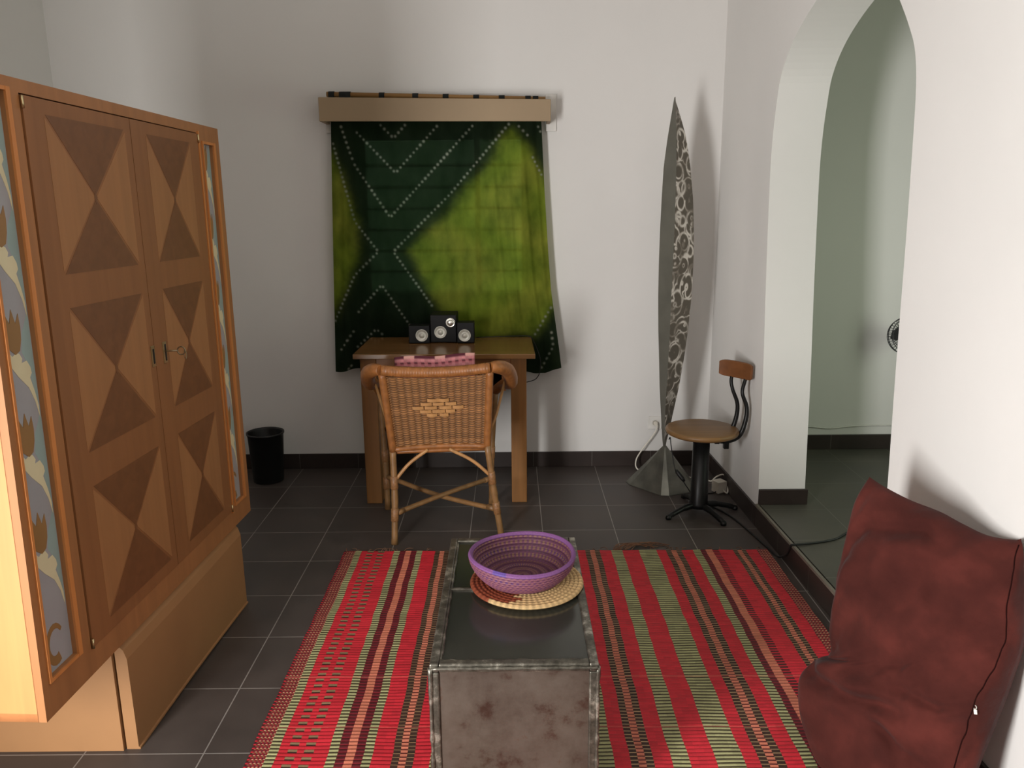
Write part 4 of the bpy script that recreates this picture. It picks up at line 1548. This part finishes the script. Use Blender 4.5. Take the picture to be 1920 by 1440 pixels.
# ------------------------------------------------------------------ trivet and basket
TC = Vector((0.040, 2.262, CZ + 0.0015))
prof = []
seg, ncoil = 220, 13
RT = 0.172
rad = []
Rv = [0.0]
pr = [(0.0, 0.006)]
for k in range(ncoil):
    for q in range(4):
        t = (q + 1) / 4
        pr.append((RT * (k + t) / ncoil, 0.0075 + 0.0035 * math.sin(math.pi * t)))
pr += [(RT + 0.002, 0.004), (RT, 0.0005), (0.0, 0.0005)]
P = np.zeros((len(pr), seg, 3)); Cc = np.zeros((len(pr), seg, 3))
straw, rustc, strd = np.array(srgb(206, 172, 122)), np.array(srgb(136, 66, 42)), np.array(srgb(120, 88, 56))
for i, (r, z) in enumerate(pr):
    coil = min(ncoil - 1, int(r / RT * ncoil - 1e-6))
    for k in range(seg):
        an = 2 * math.pi * k / seg
        wob_ = 0.0012 * ((k // 2) % 2)
        P[i, k] = (TC.x + r * math.cos(an), TC.y + r * math.sin(an), TC.z + z + (wob_ if z > 0.004 else 0))
        st = straw if (k // 2) % 2 else straw * 0.72
        deg = math.degrees(an) % 360
        if 165 < deg + (coil % 3) * 6 < 262 and coil < ncoil - 1 + (1 if deg < 228 else 0):
            st = rustc * (1.0 if (k // 2) % 2 else 0.75)
        ring_dark = 0.75 if (i % 4) == 0 else 1.0
        Cc[i, k] = st * ring_dark
M_straw = attr_mat('coiled_straw', 0.7, bscale=300)
o = grid_obj('trivet', P, M_straw, None, Cc, wrap=True)
tag(o, 'round coiled straw trivet with a reddish side, under the purple basket', 'trivet')

BCn = Vector((0.026, 2.272, TC.z + 0.0125))
inner_r = lambda t: 0.110 + 0.052 * math.sin(min(1, t) * math.pi / 2) ** 0.8
pr = []
HB = 0.082
ncw = 9
# outside wall upwards
pr.append((0.0, 0.0)); pr.append((0.100, 0.0))
for k in range(ncw):
    for q in range(4):
        t = (k + (q + 1) / 4) / ncw
        pr.append((inner_r(t) + 0.003 * math.sin(math.pi * (q + 1) / 4), HB * t))
for q in range(5):
    a = q / 4 * math.pi
    pr.append((inner_r(1) - 0.004 + 0.004 * math.cos(a), HB + 0.004 * math.sin(a)))
for k in range(ncw - 1, -1, -1):
    for q in range(4):
        t = (k + 1 - (q + 1) / 4) / ncw
        pr.append((inner_r(t) - 0.0085 - 0.003 * math.sin(math.pi * (q + 1) / 4), max(0.006, HB * t)))
nfl = 9
for k in range(nfl):
    for q in range(3):
        t = 1 - (k + (q + 1) / 3) / nfl
        pr.append((max(0.0, 0.100 * t), 0.007 + 0.002 * math.sin(math.pi * (q + 1) / 3)))
seg = 240
P = np.zeros((len(pr), seg, 3)); Cc = np.zeros((len(pr), seg, 3))
purp, pink, viol, tan = np.array(srgb(102, 58, 84)), np.array(srgb(132, 84, 90)), np.array(srgb(84, 50, 96)), np.array(srgb(128, 94, 76))
dkp = np.array(srgb(78, 44, 58))
rs = np.random.RandomState(21)
for i, (r, z) in enumerate(pr):
    inside = i > 2 + ncw * 4 + 5
    cidx = i // 4
    lev = z / HB
    for k in range(seg):
        an = 2 * math.pi * k / seg
        P[i, k] = (BCn.x + r * math.cos(an), BCn.y + r * math.sin(an) * 0.985, BCn.z + z + 0.0035 * math.sin(an * 2 + 0.6) * lev)
        stt = (k // 2 + cidx) % 2
        deg = math.degrees(an) % 360
        if lev > 0.90:
            c = np.array(srgb(116, 74, 122)) if (deg < 238 or deg > 252) else np.array(srgb(88, 66, 132))
        else:
            band_ = 0.5 + 0.5 * math.sin(an * 3 + cidx * 1.3)
            c1 = purp * (1 - band_) + viol * band_ if (cidx % 3 == 0) else purp
            c = pink * 0.95 if stt else c1
            if inside:
                c = (tan if stt else c1) if (cidx % 2) else (purp * 0.8 if stt else dkp * 1.3)
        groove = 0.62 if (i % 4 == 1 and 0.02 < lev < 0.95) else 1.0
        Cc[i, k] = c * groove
M_bask = attr_mat('purple_coiled_basket', 0.6, bscale=260)
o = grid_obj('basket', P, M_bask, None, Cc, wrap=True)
tag(o, 'round purple coiled basket standing on the straw trivet on the metal trunk', 'basket')

# ------------------------------------------------------------------ big brown cushion against the right wall
CG = [[(1.035, 2.2, 0.806), (1.06, 2.158, 0.792), (1.103, 2.091, 0.777), (1.15, 2.022, 0.77), (1.182, 1.97, 0.758), (1.218, 1.916, 0.748), (1.256, 1.868, 0.756), (1.275, 1.847, 0.768)],
      [(1.005, 2.202, 0.73), (1.034, 2.157, 0.721), (1.081, 2.087, 0.712), (1.133, 2.013, 0.711), (1.169, 1.96, 0.703), (1.208, 1.903, 0.698), (1.249, 1.851, 0.708), (1.27, 1.829, 0.719)],
      [(0.983, 2.183, 0.638), (1.014, 2.139, 0.635), (1.064, 2.069, 0.636), (1.12, 1.995, 0.643), (1.158, 1.942, 0.642), (1.2, 1.886, 0.644), (1.243, 1.833, 0.659), (1.265, 1.81, 0.671)],
      [(0.961, 2.165, 0.544), (0.993, 2.121, 0.547), (1.047, 2.052, 0.557), (1.106, 1.979, 0.573), (1.146, 1.926, 0.58), (1.191, 1.87, 0.59), (1.236, 1.817, 0.609), (1.258, 1.794, 0.623)],
      [(0.946, 2.141, 0.459), (0.979, 2.099, 0.468), (1.035, 2.031, 0.485), (1.095, 1.959, 0.508), (1.137, 1.908, 0.521), (1.183, 1.853, 0.537), (1.229, 1.801, 0.56), (1.252, 1.777, 0.574)],
      [(0.93, 2.114, 0.368), (0.965, 2.074, 0.383), (1.022, 2.009, 0.41), (1.084, 1.94, 0.443), (1.127, 1.891, 0.463), (1.174, 1.838, 0.486), (1.222, 1.787, 0.515), (1.245, 1.764, 0.532)],
      [(0.929, 2.087, 0.312), (0.962, 2.049, 0.329), (1.017, 1.988, 0.358), (1.077, 1.923, 0.393), (1.119, 1.877, 0.415), (1.165, 1.827, 0.44), (1.211, 1.778, 0.47), (1.234, 1.756, 0.486)],
      [(0.896, 2.112, 0.274), (0.932, 2.071, 0.291), (0.991, 2.004, 0.32), (1.055, 1.932, 0.352), (1.1, 1.882, 0.374), (1.148, 1.828, 0.398), (1.197, 1.774, 0.425), (1.22, 1.749, 0.439)],
      [(0.863, 2.125, 0.213), (0.902, 2.082, 0.232), (0.964, 2.011, 0.264), (1.033, 1.935, 0.299), (1.08, 1.883, 0.323), (1.131, 1.826, 0.349), (1.182, 1.769, 0.377), (1.207, 1.743, 0.391)],
      [(0.851, 2.106, 0.146), (0.889, 2.064, 0.167), (0.952, 1.997, 0.203), (1.019, 1.924, 0.242), (1.066, 1.873, 0.269), (1.116, 1.819, 0.298), (1.167, 1.764, 0.328), (1.192, 1.738, 0.343)],
      [(0.858, 2.06, 0.076), (0.893, 2.024, 0.1), (0.951, 1.965, 0.139), (1.014, 1.9, 0.182), (1.058, 1.855, 0.212), (1.105, 1.806, 0.245), (1.153, 1.757, 0.278), (1.177, 1.733, 0.294)],
      [(0.872, 2.0, 0.020), (0.903, 1.97, 0.030), (0.954, 1.921, 0.066), (1.01, 1.868, 0.111), (1.049, 1.83, 0.143), (1.092, 1.789, 0.178), (1.136, 1.747, 0.214), (1.157, 1.727, 0.231)],
      [(0.890, 1.96, 0.014), (0.915, 1.935, 0.014), (0.96, 1.89, 0.015), (1.005, 1.842, 0.03), (1.038, 1.806, 0.05), (1.073, 1.772, 0.07), (1.108, 1.735, 0.09), (1.125, 1.717, 0.10)],
      [(0.905, 1.94, 0.012), (0.928, 1.915, 0.012), (0.965, 1.875, 0.012), (1.00, 1.83, 0.012), (1.03, 1.80, 0.012), (1.06, 1.765, 0.012), (1.085, 1.73, 0.012), (1.10, 1.71, 0.012)]]
CG = np.array(CG)


def interp_grid(G, nu, nv):
    h, wd = G.shape[:2]
    # smooth along rows then columns by cubic (Catmull-Rom) interpolation
    def cr(Aa, n):
        m_ = Aa.shape[0]
        t = np.linspace(0, m_ - 1, n)
        i1 = np.clip(np.floor(t).astype(int), 0, m_ - 2)
        f_ = (t - i1)[:, None, None]
        g = lambda k: Aa[np.clip(k, 0, m_ - 1)]
        a_, b_, c_, d_ = g(i1 - 1), g(i1), g(i1 + 1), g(i1 + 2)
        return 0.5 * (2 * b_ + (c_ - a_) * f_ + (2 * a_ - 5 * b_ + 4 * c_ - d_) * f_ ** 2 + (3 * b_ - a_ - 3 * c_ + d_) * f_ ** 3)
    q = cr(G, nv)
    return cr(q.transpose(1, 0, 2), nu).transpose(1, 0, 2)


NU, NV = 110, 150
FP = interp_grid(CG, NU, NV)
NRM = np.array([-0.775, -0.559, 0.295])
uu = np.linspace(0, 1, NU)[None, :]
vv = np.linspace(0, 1, NV)[:, None]
sh = (np.clip(1 - np.abs(2 * uu - 1) ** 2.6, 0, 1) ** 0.55) * (np.clip(1 - np.abs(2 * vv - 1) ** 5, 0, 1) ** 0.6)
rs = np.random.RandomState(2)


def vnoise(su_, sv_, seed):
    r_ = np.random.RandomState(seed).uniform(-1, 1, (sv_ + 3, su_ + 3))[..., None]
    g_ = np.repeat(r_, 3, 2)
    return interp_grid(g_, NU, NV)[..., 0]


wr = 0.014 * vnoise(4, 6, 1) + 0.008 * vnoise(8, 12, 2) + 0.0035 * vnoise(20, 26, 7)


def crease(pts_uv, depth, wid, ridge=0.0):
    d = np.full((NV, NU), 9.0)
    tot = 0
    for (ua, va), (ub, vb) in zip(pts_uv, pts_uv[1:]):
        ex, ey = ub - ua, (vb - va) * 1.45
        t = np.clip(((uu - ua) * ex + (vv - va) * 1.45 * ey) / (ex * ex + ey * ey), 0, 1)
        d = np.minimum(d, np.hypot(uu - ua - t * ex, (vv - va) * 1.45 - t * ey))
    u_a, u_b = pts_uv[0][0], pts_uv[-1][0]
    fade = np.clip((uu - min(u_a, u_b) + 0.04) / 0.10, 0, 1) * np.clip((max(u_a, u_b) + 0.04 - uu) / 0.22, 0, 1)
    off = -depth * np.exp(-(d / wid) ** 2) + ridge * np.exp(-((d - 2.2 * wid) / (1.3 * wid)) ** 2)
    return off * fade


wr = wr + crease([(0.0, 0.50), (0.10, 0.515), (0.20, 0.50)], 0.050, 0.030, 0.010)
wr = wr + crease([(0.0, 0.53), (0.12, 0.60), (0.34, 0.655), (0.60, 0.70)], 0.022, 0.030, 0.012)
wr = wr + crease([(0.02, 0.22), (0.18, 0.12), (0.42, 0.075), (0.62, 0.085)], 0.016, 0.030, 0.012)
wr = wr + crease([(0.02, 0.30), (0.10, 0.20), (0.30, 0.15)], 0.010, 0.022, 0.006)
wr = wr + crease([(0.50, 0.60), (0.72, 0.66), (0.88, 0.64)], 0.009, 0.022, 0.005)
wr = wr + crease([(0.30, 0.66), (0.50, 0.78), (0.62, 0.88)], 0.010, 0.026, 0.006)
wr = wr + crease([(0.44, 0.74), (0.64, 0.84), (0.78, 0.86)], 0.009, 0.024, 0.005)
wr = wr + crease([(0.80, 0.02), (0.83, 0.10), (0.80, 0.20)], 0.010, 0.022, 0.004)
front = FP + NRM * (0.085 * sh + wr * np.clip(sh * 1.6, 0, 1))[..., None]
back = FP - NRM * (0.075 * sh)[..., None]
lim = wx(front[..., 1]) - 0.014
front[..., 0] = np.minimum(front[..., 0], lim)
lim = wx(back[..., 1]) - 0.013
back[..., 0] = np.minimum(back[..., 0], lim)
for q in (front, back):
    q[..., 2] = np.maximum(q[..., 2], 0.011)
ring = np.concatenate([front, back[:, ::-1]], 1)


def suede():
    a = NT('brown_suede')
    n1 = a.n('ShaderNodeTexNoise', Scale=7.0, Detail=5.0)
    a.l(a.coords(), n1.inputs['Vector'])
    a.l(a.ramp(n1.outputs['Fac'], [(0.30, srgb(54, 21, 17)), (0.50, srgb(66, 28, 23)), (0.70, srgb(84, 37, 31))]), a.b.inputs['Base Color'])
    a.b.inputs['Roughness'].default_value = 0.9
    a.b.inputs['Specular IOR Level'].default_value = 0.15
    a.b.inputs['Sheen Weight'].default_value = 0.04
    a.b.inputs['Sheen Roughness'].default_value = 0.5
    n2 = a.n('ShaderNodeTexNoise', Scale=16.0, Detail=4.0)
    a.l(a.coords(), n2.inputs['Vector'])
    a.bump(n2.outputs['Fac'], 0.45, 0.018)
    return a.m


M_sued = suede()
big = thing('floor_cushion', (1.10, 1.95, 0), 'big brown suede floor cushion slumped against the right wall by the arch', 'cushion')
grid_obj('cover', ring, M_sued, big, None, wrap=True)
# seam down the near side, zip pull
b = MB()
jj = int(0.90 * (NU - 1))
sp = []
for i in range(4, NV - 14, 4):
    t = i / (NV - 1)
    j = int((0.93 - 0.10 * t) * (NU - 1))
    sp.append(tuple(front[i, j] + NRM * 0.0005))
b.tube(smooth_path(sp, 2), 0.0014, 6)
b.build('side_seam', plain('dark_seam_thread', srgb(34, 14, 12), 1.0, spec=0.05), big)
i, j = int(0.66 * (NV - 1)), int(0.885 * (NU - 1))
zp = Vector(front[i, j]) + Vector(NRM) * 0.004
b = MB()
tq = Matrix.Translation(zp) @ Vector(NRM).to_track_quat('Z', 'Y').to_matrix().to_4x4() @ Matrix.Rotation(0.35, 4, 'Z')
b.box((-0.0035, -0.008, -0.0015), (0.0035, 0.003, 0.0015), 0, tq)
b.tube([tq @ Vector((0.0038 * math.cos(a), 0.0085 + 0.0045 * math.sin(a), 0.001)) for a in [k * math.pi / 6 for k in range(12)]], 0.0014, 5, closed=True)
b.build('zip_pull', plain('dull_zip_metal', (0.42, 0.40, 0.36), 0.45, 0.6), big)

# ------------------------------------------------------------------ thin speaker cable hanging by the desk
b = MB()
b.tube(smooth_path([(-0.20, 4.50, 0.835), (0.02, 4.545, 0.8335), (0.10, 4.545, 0.831), (0.128, 4.545, 0.80), (0.165, 4.54, 0.70), (0.162, 4.55, 0.62), (0.140, 4.57, 0.575), (0.100, 4.60, 0.552), (0.05, 4.60, 0.55), (-0.05, 4.61, 0.60)], 6), 0.0025, 6)
tag(b.build('speaker_cable', CORDB), 'thin black cable drooping from the right rear corner of the desk', 'cable')
